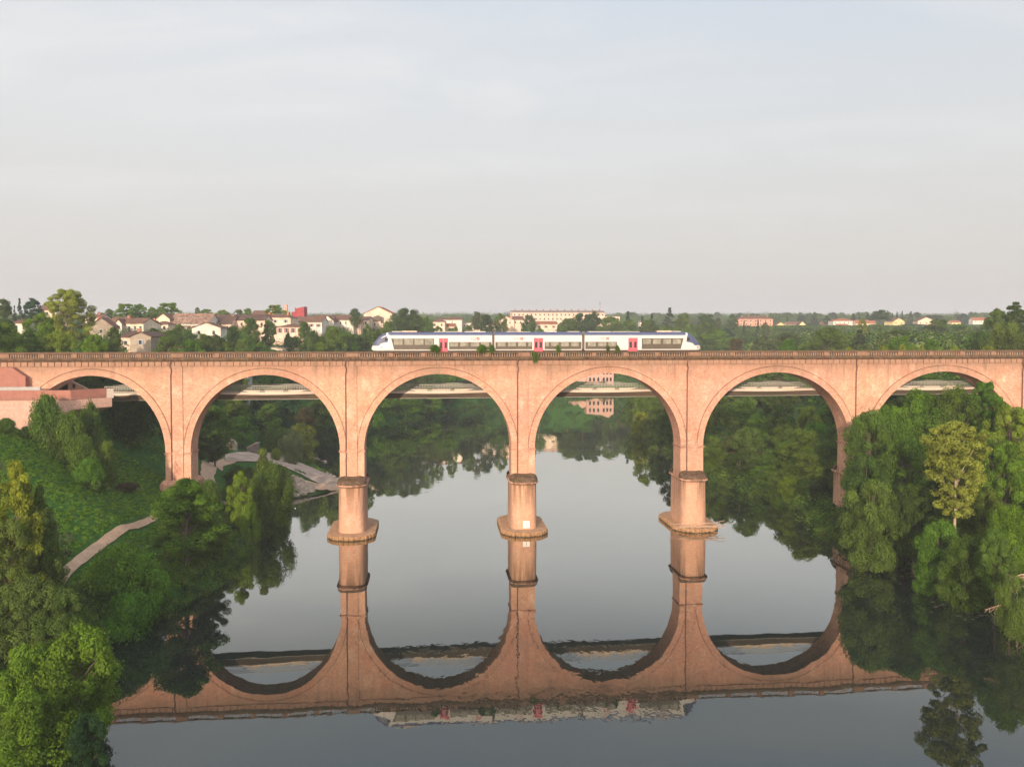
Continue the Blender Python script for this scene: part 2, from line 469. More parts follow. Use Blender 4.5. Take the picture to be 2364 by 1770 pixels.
Pg = np.stack([GX.ravel(), GY.ravel()], 1)
Zg = terrain(Pg)
nx, ny = len(gx), len(gy)
ii = (np.arange(ny - 1)[:, None] * nx + np.arange(nx - 1)[None]).ravel()
fq = np.stack([ii, ii + 1, ii + 1 + nx, ii + nx], 1)
ground = put('ground', np_mesh('ground', np.column_stack([Pg, Zg]), fq, M['ground'], smooth=True))
tag(ground, 'grassy river banks and plateau', kind='structure')
wb = MB(); wb.face([(-150, -200, 0), (1200, -200, 0), (1200, 680, 0), (-150, 680, 0)])
water = wb.build('river_water', M['water']); tag(water, 'calm dark river reflecting the viaduct', kind='structure')

def drape(name, pts, width, mat, lift=.16, label=None, kind='structure', sub=3):
    """a strip of ground surface laid along pts"""
    P = [Vector(p[:2]) for p in pts]
    dense = []
    for a, b in zip(P[:-1], P[1:]):
        k = max(1, int((b - a).length / 1.2))
        dense += [a.lerp(b, i / k) for i in range(k)]
    dense.append(P[-1])
    vs, fs = [], []
    for i, p in enumerate(dense):
        d = (dense[min(i + 1, len(dense) - 1)] - dense[max(i - 1, 0)]).normalized()
        nrm = Vector((-d.y, d.x))
        w = width if isinstance(width, (int, float)) else float(np.interp(i / (len(dense) - 1), np.linspace(0, 1, len(width)), width))
        w *= 1 + .12 * sin(i * 1.7) * cos(i * .6)
        for j in range(sub + 1):
            q = p + nrm * w * (j / sub - .5)
            vs.append((q.x, q.y))
    Z = terrain(vs)
    n = sub + 1
    # the strip stays above the 2 m ground grid
    v3 = np.column_stack([np.array(vs), Z + lift])
    for i in range(len(dense) - 1):
        for j in range(sub):
            a = i * n + j; fs.append((a, a + 1, a + 1 + n, a + n))
    o = put(name, np_mesh(name, v3, np.array(fs), mat, smooth=True))
    return tag(o, label, kind=kind)
# ------------------------------------------------------------------ railway viaduct (local frame: x along, y back, z up)
PIERS_PX = [7, 409.6, 812, 1207.7, 1598, 1987, 2370]
PT = [tt(p) for p in PIERS_PX]
WD = 4.6                                   # thickness of the viaduct
Z_SPR, Z_CRN = zz(1034), zz(862)
Z_TOP, Z_COR, Z_COP = zz(832), zz(824), zz(812)
Z_CAP, Z_CAPB = zz(1096), zz(1114, 154)
HW = 2.17                                  # half width of a pier at the springing
TL, TR = PT[0] - 24, PT[6] + 26
via = empty('railway_viaduct', B(0), PSI, 'tall pink brick railway viaduct of round arches crossing the river, with stone balustrade', 'viaduct')
arches = [(PT[i] + HW, PT[i + 1] - HW) for i in range(6)]
def arch_pts(a, n=40, grow=0.0):
    c, r = (a[0] + a[1]) / 2, (a[1] - a[0]) / 2
    return [(c - (r + grow) * cos(pi * k / n), Z_SPR + (Z_CRN - Z_SPR + grow) * sin(pi * k / n)) for k in range(n + 1)]
m = MB()
# spandrels: vertical strips between the arch curve and the top
for a in arches:
    ap = arch_pts(a)
    for (x0, z0), (x1, z1) in zip(ap[:-1], ap[1:]):
        m.face([(x0, 0, z0), (x1, 0, z1), (x1, 0, Z_TOP), (x0, 0, Z_TOP)])
        m.face([(x1, WD, z1), (x0, WD, z0), (x0, WD, Z_TOP), (x1, WD, Z_TOP)])
for i, t in enumerate(PT):
    x0 = t - HW if i else TL
    x1 = t + HW if i < 6 else TR
    m.face([(x0, 0, Z_SPR), (x1, 0, Z_SPR), (x1, 0, Z_TOP), (x0, 0, Z_TOP)])
    m.face([(x1, WD, Z_SPR), (x0, WD, Z_SPR), (x0, WD, Z_TOP), (x1, WD, Z_TOP)])
m.face([(TL, 0, Z_TOP), (TR, 0, Z_TOP), (TR, WD, Z_TOP), (TL, WD, Z_TOP)])
m.build('spandrel_wall', M['brick'], via)
for a in arches:
    m = MB(); ap = arch_pts(a)
    for (x0, z0), (x1, z1) in zip(ap[:-1], ap[1:]):
        m.face([(x0, 0, z0), (x0, WD, z0), (x1, WD, z1), (x1, 0, z1)])
    m.build('arch_vault', M['brick'], via)
    # the ring of voussoirs stands proud of the spandrel, edged by a darker weathered drip course
    inner, outer, edge = arch_pts(a), arch_pts(a, grow=1.12), arch_pts(a, grow=1.27)
    lim = lambda p: (min(max(p[0], a[0] - HW + .1), a[1] + HW - .1), p[1])
    for y, yb in ((-.10, 0), (WD + .10, WD)):
        m = MB(); e = MB(); s_ = -1 if y < 0 else 1
        for k in range(len(inner) - 1):
            i0, i1, o0, o1, e0, e1 = inner[k], inner[k + 1], lim(outer[k]), lim(outer[k + 1]), lim(edge[k]), lim(edge[k + 1])
            m.face([(i0[0], y, i0[1]), (i1[0], y, i1[1]), (o1[0], y, o1[1]), (o0[0], y, o0[1])])
            m.face([(i1[0], y, i1[1]), (i0[0], y, i0[1]), (i0[0], yb, i0[1]), (i1[0], yb, i1[1])])
            if min(abs(lim((q_, 0))[0] - q_) for q_ in (edge[k][0], edge[k + 1][0])) < 1e-6:
                e.face([(o0[0], y + s_ * .04, o0[1]), (o1[0], y + s_ * .04, o1[1]), (e1[0], y + s_ * .04, e1[1]), (e0[0], y + s_ * .04, e0[1])])
                e.face([(e0[0], y + s_ * .04, e0[1]), (e1[0], y + s_ * .04, e1[1]), (e1[0], yb, e1[1]), (e0[0], yb, e0[1])])
                e.face([(o1[0], y + s_ * .04, o1[1]), (o0[0], y + s_ * .04, o0[1]), (o0[0], yb, o0[1]), (o1[0], yb, o1[1])])
        m.build('arch_ring', M['brick_trim'], via); e.build('drip_course', M['drip'], via)
# corbel table and cornice
m = MB(); pitch = 1.13; x = TL
while x < TR:
    m.box(x + .07, x + pitch - .07, -.20, -.002, Z_TOP - .78, Z_TOP)
    x += pitch
m.build('corbel_table', M['brick_trim'], via)
m = MB(); x = TL
while x < TR:
    m.box(x + .07, x + pitch - .07, WD + .002, WD + .20, Z_TOP - .78, Z_TOP); x += pitch
m.build('corbel_table', M['brick_trim'], via)
m = MB(); m.prism([(-.42, Z_COR), (-.42, Z_TOP + .32), (-.22, Z_TOP + .003), (WD + .22, Z_TOP + .003), (WD + .42, Z_TOP + .32), (WD + .42, Z_COR)][::-1], TL, TR, axis='x')
m.build('cornice', M['stone'], via)
# balustrade
def balustrade(front):
    y0, y1 = (-.30, .02) if front else (WD - .02, WD + .30)
    r = empty('balustrade', (0, 0, 0)); r.parent = via
    zc = Z_COP - .17
    m = MB(); m.box(TL, TR, y0 - .07, y1 + .07, zc, Z_COP); m.build('coping', M['capstone'], r)
    m = MB(); m.box(TL, TR, y0 - .03, y1 + .03, Z_COR + .003, Z_COR + .14); m.build('plinth', M['capstone'], r)
    zb = Z_COR + .143
    # one panel of twelve balusters, 1 m long, scaled along the wall
    h = zc - .003 - zb
    pm = MB()
    for k in range(12):
        cx = (k + .5) / 12
        i0 = len(pm.v)
        pm.lathe([(.11, zb), (.11, zb + .06), (.055, zb + .10), (.108, zb + h * .36), (.085, zb + h * .5), (.05, zb + h * .74), (.065, zb + h * .88), (.11, zb + h * .92), (.11, zb + h)], 6, 0, (y0 + y1) / 2)
        pm.v[i0:] = [(cx + vx_ / 5.3, vy_, vz_) for vx_, vy_, vz_ in pm.v[i0:]]
    panel = pm.mesh('baluster_panel', M['baluster'])
    ped = MB(); ped.box(-.5, .5, y0 - .045, y1 + .045, zb - .001, zc + .001)
    pedm = ped.mesh('pedestal', M['belt'])
    ends = [TL] + PT + [TR]
    for i in range(len(ends) - 1):
        a, b = ends[i], ends[i + 1]
        if i > 0: a += 1.25
        if i < len(ends) - 2: b -= .95
        n = 5 if 0 < i < len(ends) - 2 else 4
        w = (b - a) / n
        for k in range(n):
            xa = a + k * w + (.42 if k else 0); xb = a + (k + 1) * w - (.42 if k < n - 1 else 0)
            put('baluster_panel', panel, r, (xa, 0, 0), 0, (xb - xa, 1, 1))
            if k: put('pedestal', pedm, r, (a + k * w, 0, 0), 0, (.84, 1, 1))
    for t in PT: put('pedestal', pedm, r, (t + .15, 0, 0), 0, (2.2, 1.06, 1))
balustrade(True); balustrade(False)
m = MB(); m.prism([(.55, Z_COR + .01), (1.0, Z_COR + .32), (WD - 1.0, Z_COR + .32), (WD - .55, Z_COR + .01)], TL, TR, axis='x'); m.build('ballast_bed', M['ballast'], via)
RAIL = Z_COR + .62
m = MB()
for y in (WD / 2 - .72, WD / 2 + .72): m.box(TL, TR, y - .035, y + .035, RAIL - .16, RAIL)
m.build('rail', M['iron'], via)

# piers
def sup(hw, dep, n=14, e=3.0, y0=0.0, front=True):
    """flat rounded nose outline from (-hw,y0) to (hw,y0)"""
    o = []
    for k in range(n + 1):
        th = pi * k / n
        c, s_ = cos(th), sin(th)
        o.append((-hw * math.copysign(abs(c) ** (2 / e), c), y0 - dep * s_ ** (2 / e)) if front else (hw * math.copysign(abs(c) ** (2 / e), c), y0 + dep * s_ ** (2 / e)))
    return o
def stadium(hw, dep):
    return sup(hw, dep) + sup(hw, dep, y0=WD, front=False)
for i, t in enumerate(PT):
    p = empty('pier', (t, 0, 0)); p.parent = via
    river = i in (2, 3, 4, 5)
    zb = Z_CAPB if river else (gz(*B(t, 2).xy[:]) - 2.5)
    m = MB()
    taper = .04
    lo = [(-HW - taper, -.12), (HW + taper, -.12), (HW + taper, WD + .12), (-HW - taper, WD + .12)]
    hi = [(-HW - .03, -.01), (HW + .03, -.01), (HW + .03, WD + .01), (-HW - .03, WD + .01)]
    m.prism(lo, zb, Z_SPR + .002, top=hi); m.build('shaft', M['brick'], p)
    m = MB(); m.box(-HW - .20, HW + .20, -.24, WD + .24, Z_SPR - .30, Z_SPR - .04); m.build('string_course', M['belt'], p)
    # the flat pilaster up the middle of the pier
    m = MB(); m.box(-.92, .92, -.235, -.005, zb, Z_SPR - .302); m.box(-.92, .92, -.18, -.002, Z_SPR - .036, Z_TOP - .8)
    m.box(-1.0, 1.0, -.40, -.242, Z_SPR - .34, Z_SPR - .0)
    m.build('pilaster', M['brick_trim'], p)
    m = MB()
    pipe = [(-1.02, -.30, Z_COR - .1), (-1.02, -.52, Z_TOP - .1), (-1.16, -.52, Z_TOP - .7), (-.90, -.33, Z_TOP - 1.5), (-1.06, -.27, Z_TOP - 2.4)]
    pipe += [(-1.06, -.27, z) for z in np.linspace(Z_TOP - 4, (Z_CAP - .2 if river else zb + 1), 6)]
    m.tube(pipe, .095, 6); m.build('drainpipe', M['iron'], p)
    if i in (0,): continue
    if river:
        so, lo_ = stadium(2.34, 2.6), stadium(2.46, 2.85)
        m = MB(); m.prism(lo_, -2.0, Z_CAPB - .30, top=so); m.build('cutwater', M['brick'], p)
        m = MB(); a = stadium(2.42, 2.82); b = stadium(2.80, 3.2); c = stadium(2.66, 3.05)
        m.prism(a, Z_CAPB - .298, Z_CAPB - .02, top=b, cap=False); m.prism(b, Z_CAPB - .02, Z_CAPB + .22, top=c); m.build('moulding', M['brick_trim'], p)
        # rough hipped caps over both noses
        for fr in (True, False):
            m = MB(); yb = -.12 if fr else WD + .12
            rows = []
            for j in range(6):
                u = j / 5
                hwj = 2.60 * (1 - .30 * u ** 2); dj = 2.98 * (1 - u) + .05
                rows.append([(x, y, Z_CAPB + .2 + (Z_CAP + .15 - Z_CAPB) * (u ** .55) + .05 * sin(7 * x + 5 * u)) for x, y in sup(hwj, dj, 14, 3.2, yb, fr)])
            for ra, rb in zip(rows[:-1], rows[1:]):
                for k in range(len(ra) - 1): m.face([ra[k], ra[k + 1], rb[k + 1], rb[k]])
            m.face(rows[-1]); m.build('cutwater_cap', M['stone'], p)
    if i in (2, 3, 4):
        # sheet-piled foundation: an elongated octagon with a scalloped edge
        base = [(-4.05, -2.8), (-2.6, -4.9), (0, -5.6), (2.6, -4.9), (4.05, -2.8), (4.05, 7.6), (2.4, 9.8), (-2.4, 9.8), (-4.05, 7.6)]
        pts = []
        for k in range(len(base)):
            a, b = Vector(base[k]), Vector(base[(k + 1) % len(base)])
            d = b - a; L_ = d.length; n = max(2, round(L_ / .78)); nr = Vector((d.y, -d.x)).normalized()
            for q in range(n):
                u0 = q / n
                for uu, off in ((.04, 0), (.16, .23), (.72, .23), (.84, 0)):
                    pts.append(tuple(a + d * (u0 + uu / n) + nr * off))
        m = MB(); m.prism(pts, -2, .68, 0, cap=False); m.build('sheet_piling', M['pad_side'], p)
        m = MB(); m.prism([(x * .985, y * .985) for x, y in pts], .5, .76, 0); o = m.build('foundation_slab', M['pad'], p)
    if i == 1:
        m = MB(); gzb = gz(*B(t, 0).xy[:])
        zt = zz(1108, 150)
        m.prism([(-3.0, -.95), (3.0, -.95), (3.0, WD + .9), (-3.0, WD + .9)], zt - 3.5, zt - .55)
        m.prism([(-3.0, -.95), (3.0, -.95), (3.0, WD + .9), (-3.0, WD + .9)], zt - .55, zt, top=[(-2.5, -.45), (2.5, -.45), (2.5, WD + .4), (-2.5, WD + .4)])
        m.build('plinth', M['brick_trim'], p)
        # rose graffiti scribble on the lower panel
        gm = plain('faded_pink_paint', (.50, .20, .15), .9, .1, 1)
        m = MB()
        for s_ in range(5):
            cx, cz = -.35 + .12 * s_, Z_SPR - 3.2 + .45 * s_
            m.tube([(cx + .38 * cos(a) * (1 + .2 * s_), -.262, cz - .9 + 1.1 * sin(a * 1.3 + s_)) for a in np.linspace(.4, 4.6, 9)], .035, 4)
        m.build('graffiti', gm, p)

# white gauge board on the third river pier from the left of the water
gs = MB(); gs.box(-.62, .62, -.03, .03, -.62, .62)
sg = empty('gauge_sign', B(PT[3] + .28, -3.06, zz(1211.5, 152.6)), PSI, 'small square white board with a vertical mark, low on the middle river pier', 'sign')
gs.build('board', plain('white_board', (.80, .78, .72), .6, .03), sg)
ms_ = MB(); ms_.box(-.045, .045, -.045, -.032, -.36, .36); ms_.box(-.10, .10, -.045, -.0325, .30, .36); ms_.box(-.10, .10, -.045, -.0325, -.36, -.30)
ms_.build('mark', plain('grey_ink', (.22, .22, .22), .7, .05), sg)

# driftwood on the foundation of the fourth pier
dw = MB(); rd = random.Random(3)
def crooked(a, b, r, n=6, amp=.16):
    a, b = Vector(a), Vector(b); L_ = (b - a).length
    pts = [a.lerp(b, u) + Vector((rd.gauss(0, amp), rd.gauss(0, amp), rd.gauss(0, amp * .7))) * (.25 + L_ * .12) * (0 if u in (0, 1) else 1) for u in np.linspace(0, 1, n)]
    dw.tube(pts, list(np.linspace(r, r * .3, n)), 5)
    return pts
for k in range(34):
    x0 = rd.uniform(-3.6, 2.6); ln = rd.uniform(1.0, 3.4) * rd.choice((1, 1, -1)); y = rd.uniform(-5.6, -3.4)
    pts = crooked((x0, y, .80 + rd.uniform(0, .5)), (x0 + ln, y + rd.uniform(-1.2, 1.2), .74 + rd.uniform(0, .9)), rd.uniform(.03, .09))
    if rd.random() < .6:
        q = rd.choice(pts[1:-1]); crooked(q, q + Vector((rd.uniform(-.9, .9), rd.uniform(-.6, .3), rd.uniform(-.1, .6))), .03, 4)
crooked((-3.9, -4.8, .95), (5.0, -4.4, 1.95), .13, 9, .10)
crooked((-1.8, -5.4, .92), (4.8, -4.7, 1.25), .17, 8, .10)
crooked((-3.4, -5.2, .86), (-.4, -7.1, .15), .07); crooked((.6, -5.6, .86), (3.4, -6.9, .1), .06)
tag(dw.build('driftwood', M['deadwood'], loc=B(PT[4]), rz=PSI), 'tangle of bleached driftwood branches caught on the pier foundation', 'driftwood')

# ------------------------------------------------------------------ footbridge just behind the viaduct
fb = empty('footbridge', B(0), PSI, 'pale steel footbridge with mesh railings running behind the viaduct piers', 'footbridge')
FN, FW = WD + .7, 3.4                       # front edge and width
Z_D = zz(903, 159.5); Z_FB = zz(906.6, 159.5); Z_UB = zz(918.8, 159.5); Z_RT = zz(888, 160)
f0, f1 = tt(243, FN), PT[6] + 10
m = MB(); m.box(f0, f1, FN + .3, FN + FW - .3, Z_FB - .02, Z_D - .05); m.build('deck', M['weather_steel'], fb)
def bulge(x):
    for a in arches:
        c, r = (a[0] + a[1]) / 2, (a[1] - a[0]) / 2
        u = abs(x - c) / (r * .85)
        if u < 1: return cos(u * pi / 2) ** 2
    return 0.0
m = MB(); xs = np.arange(f0, f1, .8)
for xa, xb in zip(xs[:-1], xs[1:]):
    ba, bb = bulge(xa), bulge(xb)
    ya, yb = FN - .5 * ba, FN - .5 * bb
    for side in (1, -1):
        Y_ = (lambda v: v) if side == 1 else (lambda v: 2 * FN + FW - v)
        # concave upper fascia and a lip
        prof = [(.22, Z_D + .06), (.20, Z_D - .02), (.10, Z_D - .16), (-.12, Z_FB + .10), (-.16, Z_FB)]
        for (o0, z0), (o1, z1) in zip(prof[:-1], prof[1:]):
            q = [(xa, Y_(ya + o1), z1 - .14 * ba * (z1 < Z_D)), (xb, Y_(yb + o1), z1 - .14 * bb * (z1 < Z_D)), (xb, Y_(yb + o0), z0 - .14 * bb * (z0 < Z_D)), (xa, Y_(ya + o0), z0 - .14 * ba * (z0 < Z_D))]
            m.face(q if side == 1 else q[::-1])
m.build('fascia', M['paint_white'], fb, smooth=True)
m = MB()
for xa, xb in zip(xs[:-1], xs[1:]):
    ba, bb = bulge(xa), bulge(xb)
    za, zb_ = Z_FB - .14 * ba, Z_FB - .14 * bb
    m.face([(xa, FN + .25, Z_UB), (xb, FN + .25, Z_UB), (xb, FN - .10 - .5 * bb, zb_), (xa, FN - .10 - .5 * ba, za)])
    m.face([(xb, FN + FW - .25, Z_UB), (xa, FN + FW - .25, Z_UB), (xa, FN + FW + .1 + .5 * ba, za), (xb, FN + FW + .1 + .5 * bb, zb_)])
    m.face([(xb, FN + .25, Z_UB), (xa, FN + .25, Z_UB), (xa, FN + FW - .25, Z_UB), (xb, FN + FW - .25, Z_UB)])
m.build('girder', M['weather_steel'], fb)
m = MB(); m.box(f0, f1, FN + .17, FN + .25, Z_UB - .06, Z_UB); m.build('bottom_flange', M['paint_grey'], fb)
for front in (True, False):
    m = MB()
    for xa in np.arange(f0, f1, .30):
        b_ = bulge(xa); y = FN + .16 - .5 * b_ if front else FN + FW - .16 + .5 * b_
        m.box(xa, xa + .05, y - .025, y + .025, Z_D + .1, Z_RT)
    for xa, xb in zip(xs[:-1], xs[1:]):
        for z, hgt in ((Z_RT, .11), (Z_RT - .42, .06)):
            y0, y1 = [(FN + .16 - .5 * bulge(q)) if front else (FN + FW - .16 + .5 * bulge(q)) for q in (xa, xb)]
            m.face([(xa, y0 - .03, z), (xb, y1 - .03, z), (xb, y1 - .03, z + hgt), (xa, y0 - .03, z + hgt)])
            m.face([(xa, y0 - .03, z + hgt), (xb, y1 - .03, z + hgt), (xb, y1 + .03, z + hgt), (xa, y0 + .03, z + hgt)])
    m.build('railing', M['paint_grey'], fb)
bm_ = MB()
for a in arches[1:]:
    c = (a[0] + a[1]) / 2
    for x0, x1, x2, x3 in ((-5.6, -1.9, -2.2, -3.7), (-1.2, 2.4, 2.2, -1.0), (3.1, 6.8, 5.0, 3.3)):
        bm = MB(); bm.prism([(x3, Z_D - .02), (x2, Z_D - .02), (x1, Z_D + .44), (x0, Z_D + .44)], FN + .28, FN + .42, axis='y')
        bm.build('bench_panel', M['paint_white'], fb, loc=(c, -.45, 0))
# brackets that carry the deck on the viaduct piers
for t in PT[1:6]:
    m = MB(); m.prism([(WD + .03, Z_UB - 1.6), (WD + .03, Z_UB - .02), (FN + FW - .5, Z_UB - .02), (FN + FW - .5, Z_UB - .3)], t - .3, t + .3, axis='x'); m.build('bracket', M['weather_steel'], fb)

# ------------------------------------------------------------------ concrete belvedere at the left end
vp = empty('viewing_platform', B(PT[0] + 6), PSI, 'pink and dark red concrete viewing platform jutting from the left bank under the viaduct', 'platform')
vo = PT[0] + 6
def vloc(px, py, n):                         # local t, n
    return (tt(px, n) - vo, n)
P0 = (-40, -7.0); P1 = vloc(0, 905, -6.2); P2 = vloc(163, 905, -6.6); P3 = vloc(246, 905, -2.0); P3b = vloc(249.5, 905, 2.5); P4 = vloc(249.5, 905, WD + 5.5); P5 = (-40, WD + 5.5)
ring = [P0, P1, P2, P3, P3b, P4, P5]
ZW = Z_D                                       # deck level
ZP = zz(896, 147)                              # parapet top
ZM = zz(918, 147)                              # foot of the red band
m = MB(); m.prism(ring, ZM + .3, ZW); m.build('deck', M['concrete_grey'], vp)
def wall(name, pts, z0, z1, th, mat):
    m = MB()
    for (xa, ya), (xb, yb) in zip(pts[:-1], pts[1:]):
        d = Vector((xb - xa, yb - ya)).normalized(); nr = Vector((-d.y, d.x)) * th
        m.prism([(xa, ya), (xb, yb), (xb + nr.x, yb + nr.y), (xa + nr.x, ya + nr.y)], z0, z1)
    return m.build(name, mat, vp)
wall('parapet', [P0, P1, P2, P3], ZM, ZP, .38, M['concrete_red'])
wall('end_post', [(P3[0] + .001, P3[1]), (P3[0] + .9, P3[1] + .8)], zz(914, 152), zz(893, 152), .9, M['paint_white'])
# lower wall, set back a hand, its foot chamfered towards the bank
pA, pB = vloc(108, 905, -6.45), vloc(125, 905, -6.5)
rin = [(P0[0], P0[1] + .12), (P1[0], P1[1] + .12), (pA[0], pA[1] + .12), (pB[0], pB[1] + .12), (P2[0], P2[1] + .12), (P3[0] + .7, P3[1] + .5), (P3b[0] + .1, P3b[1]), (P4[0] + .1, P4[1])]
zl = zz(940, 147); zr = zz(933, 152)
m = MB()
zs = [zz(1008, 146) - 3, zz(1006, 147) - 3, zz(1006, 147) - 3, zl - 1.2, zl, zr, zr, zr]
for k in range(len(rin) - 1):
    (xa, ya), (xb, yb) = rin[k], rin[k + 1]
    m.face([(xa, ya, zs[k]), (xb, yb, zs[k + 1]), (xb, yb, ZM + .01), (xa, ya, ZM + .01)])
zf = zl - 3.2
f_ = [(rin[4][0] - 4.5, rin[4][1] + 3.2), (rin[5][0] - 9.0, 1.0), (rin[6][0] - 10.0, WD + 3)]
m.face([(*rin[4], zl), (*f_[0], zf), (*f_[1], zf), (*rin[5], zr)])
m.face([(*rin[5], zr), (*f_[1], zf), (*f_[2], zf), (*rin[6], zr)])
m.face([(*rin[2], zs[2]), (*f_[0], zs[2]), (*f_[0], zf), (*rin[4], zl), (*rin[3], zs[3])])
for a, b in zip(f_[:-1], f_[1:]): m.face([(*a, zf - 9), (*b, zf - 9), (*b, zf), (*a, zf)])
m.build('retaining_wall', M['concrete_pink'], vp)
# raised inner walls seen beneath the first arch and against the viaduct
m = MB(); zt_ = zz(847, 150)
x0, x1 = tt(-30, -.9) - vo, tt(63, -.9) - vo
xm = tt(12, -.9) - vo
m.prism([(x0, ZW), (x1, ZW + .05), (x1, zz(866, 151)), (xm + 1.5, zz(846, 151)), (xm - 1, zz(845, 151)), (x0, zz(856, 151))], -1.5, -.25, axis='y'); m.build('red_wall', M['concrete_red'], vp)
m = MB(); x0, x1 = tt(157, 7) - vo, tt(212, 7) - vo
m.prism([(x0, ZW), (x1, ZW), (x1, ZW + .35), (x0 + .3, zz(875, 158)), (x0, zz(876, 158))], 7.0, 7.6, axis='y'); m.build('ramp_wall', M['concrete_pink'], vp)
m = MB(); m.box(tt(168, 7) - vo, tt(174, 7) - vo, 6.93, 6.995, zz(893, 158), zz(884, 158)); m.build('doorway', M['glass_dark'], vp)
m = MB(); m.box(P0[0], tt(100, -1.2) - vo, -2.4, -1.9, ZW, zz(889, 150)); m.build('kerb_wall', M['concrete_grey'], vp)

# ------------------------------------------------------------------ the train
TN = WD / 2 - 1.45                          # near side of the train
def xt(px): return tt(px, TN)
def zt(py): return zz(py, 157.6)
tr = empty('regional_train', B(xt(1240), WD / 2, RAIL), PSI, 'white three-car regional train with blue roof and red doors crossing the viaduct', 'train')
X0 = xt(1240)
def TX(px): return xt(px) - X0
Rz = RAIL
def TZ(py): return zt(py) - Rz
white = plain('train_white', (.60, .57, .535), .35, .04, 1.5, spec=.5)
blue = plain('train_blue', (.07, .082, .16), .3, .12, 2.0, spec=.5)
band = plain('window_band', (.10, .08, .06), .25, .10, .8, spec=.5)
pane = plain('window_glass', (.26, .24, .19), .12, .35, 1.1, spec=.7)
red = plain('door_red', (.55, .09, .12), .4, .05, 1, spec=.4)
darkg = plain('underframe', (.045, .035, .03), .8, .2, 3)
cream = plain('roof_unit_cream', (.62, .46, .34), .7, .25, 3)
greyp = plain('coupler_grey', (.13, .10, .08), .7, .2, 3)
ZS, ZR, ZBL = TZ(808.7), TZ(766.2), TZ(773.5)      # skirt, roof, foot of the blue roof
HB = 1.45
def section(hw, z0, z1, n=8):
    """closed outline in y,z of a car body: straight sides, rounded shoulders, narrow flat roof"""
    r = min(.62, (z1 - z0) * .3) ; pts = [(-hw * .93, z0), (-hw, z0 + min(.3, (z1 - z0) * .15))]
    for k in range(n + 1):
        th = pi / 2 * k / n
        pts.append((-hw + r * 1.15 * (1 - cos(th)), z1 - r + r * sin(th)))
    return pts + [(-y, z) for y, z in reversed(pts)]
def body_mesh(xa, xb, m, nose=None):
    """lofted body; nose = -1/+1 gives the raked cab at that end"""
    st = []
    n = 30
    if nose:
        Ln = abs(TX(903) - TX(858))
        for k in range(n + 1):
            u = k / n
            s_ = u * Ln
            # profile read from the photograph: nose tip low, raked blue screen above
            top = np.interp(u, [0, .05, .15, .35, .55, .75, 1], [TZ(801), TZ(795), TZ(788.5), TZ(778.5), TZ(771.5), TZ(767.6), ZR])
            bot = np.interp(u, [0, .1, .3, 1], [TZ(806), TZ(808.5), ZS, ZS])
            hw = np.interp(u, [0, .08, .25, .5, .8, 1], [.62, .95, 1.22, 1.37, 1.44, HB])
            st.append((s_, hw, bot, top))
        st = [((xa + s_) if nose < 0 else (xb - s_), hw, b_, t_) for s_, hw, b_, t_ in st]
        if nose < 0: st.append((xb, HB, ZS, ZR))
        else: st = [(xa, HB, ZS, ZR)] + st[::-1]
    else:
        st = [(xa, HB, ZS, ZR), (xb, HB, ZS, ZR)]
    rings = []
    for x, hw, b_, t_ in st:
        s0 = section(hw, b_, t_)
        # extra rows up the straight sides for clean colour borders
        left = [s0[0], s0[1]] + [(-hw, b_ + (t_ - b_) * q) for q in (.3, .38, .46, .54, .62)] + s0[2:len(s0) // 2]
        rings.append([(x, y, z) for y, z in left + [(-y, z) for y, z in reversed(left)]])
    def colour(pts):
        c = [sum(p[k] for p in pts) / len(pts) for k in range(3)]
        if nose:
            u = ((c[0] - xa) if nose < 0 else (xb - c[0])) / (abs(TX(903) - TX(858)))
            if u < 1.02:
                zlow = np.interp(u, [0, .08, .3, .5, .8, 1], [TZ(799), TZ(797), TZ(798), TZ(793), TZ(790), TZ(788)])
                pil = .80 + .15 * (1 - (c[2] - ZS) / (ZR - ZS))
                if abs(u - pil - .0) < .055 and c[2] < ZR - .1: return 0
                if u < pil: return 1 if c[2] > zlow else 0
                return 1 if c[2] > ZBL else 0
        return 1 if c[2] > ZBL + .02 else 0
    for ra, rb in zip(rings[:-1], rings[1:]):
        for k in range(len(ra) - 1):
            q = [ra[k], rb[k], rb[k + 1], ra[k + 1]]
            m.face(q, colour(q))
        m.face([ra[-1], rb[-1], rb[0], ra[0]], 0)
    m.face(rings[0][::-1] if True else rings[0], 0); m.face(rings[-1], 0)
def window_band(par, a0, a1, b0, b1, top, bot, panes, ptop=None, pbot=None):
    for side in (-1, 1):
        m = MB(); y = side * (HB + .012)
        m.prism([(b0, bot), (b1, bot), (a1, top), (a0, top)], min(y, side * (HB - .02)), max(y, side * (HB - .02)), axis='y'); w = m.build('window_band', band, par)
        for (p0, p1) in panes:
            m = MB(); m.box(p0, p1, min(y, y + side * .01), max(y, y + side * .01), pbot, ptop); m.build('window_pane', pane, par)
            m = MB()
            hh = pbot + (ptop - pbot) * (.15 + .5 * random.random())
            if bot < -9: pass
def door(par, a, b, top, bot):
    for side in (-1, 1):
        y = side * (HB + .02); mid = (a + b) / 2
        for (u, v) in ((a, mid - .015), (mid + .015, b)):
            m = MB(); m.box(u, v, min(y, side * HB * .97), max(y, side * HB * .97), bot, top); m.build('door', red, par)
            m = MB(); w_ = (v - u) * .26; c = (u + v) / 2
            m.box(c - w_, c + w_, min(y, y + side * .012), max(y, y + side * .012), TZ(803), TZ(789)); m.build('door_glass', M['glass_dark'], par)
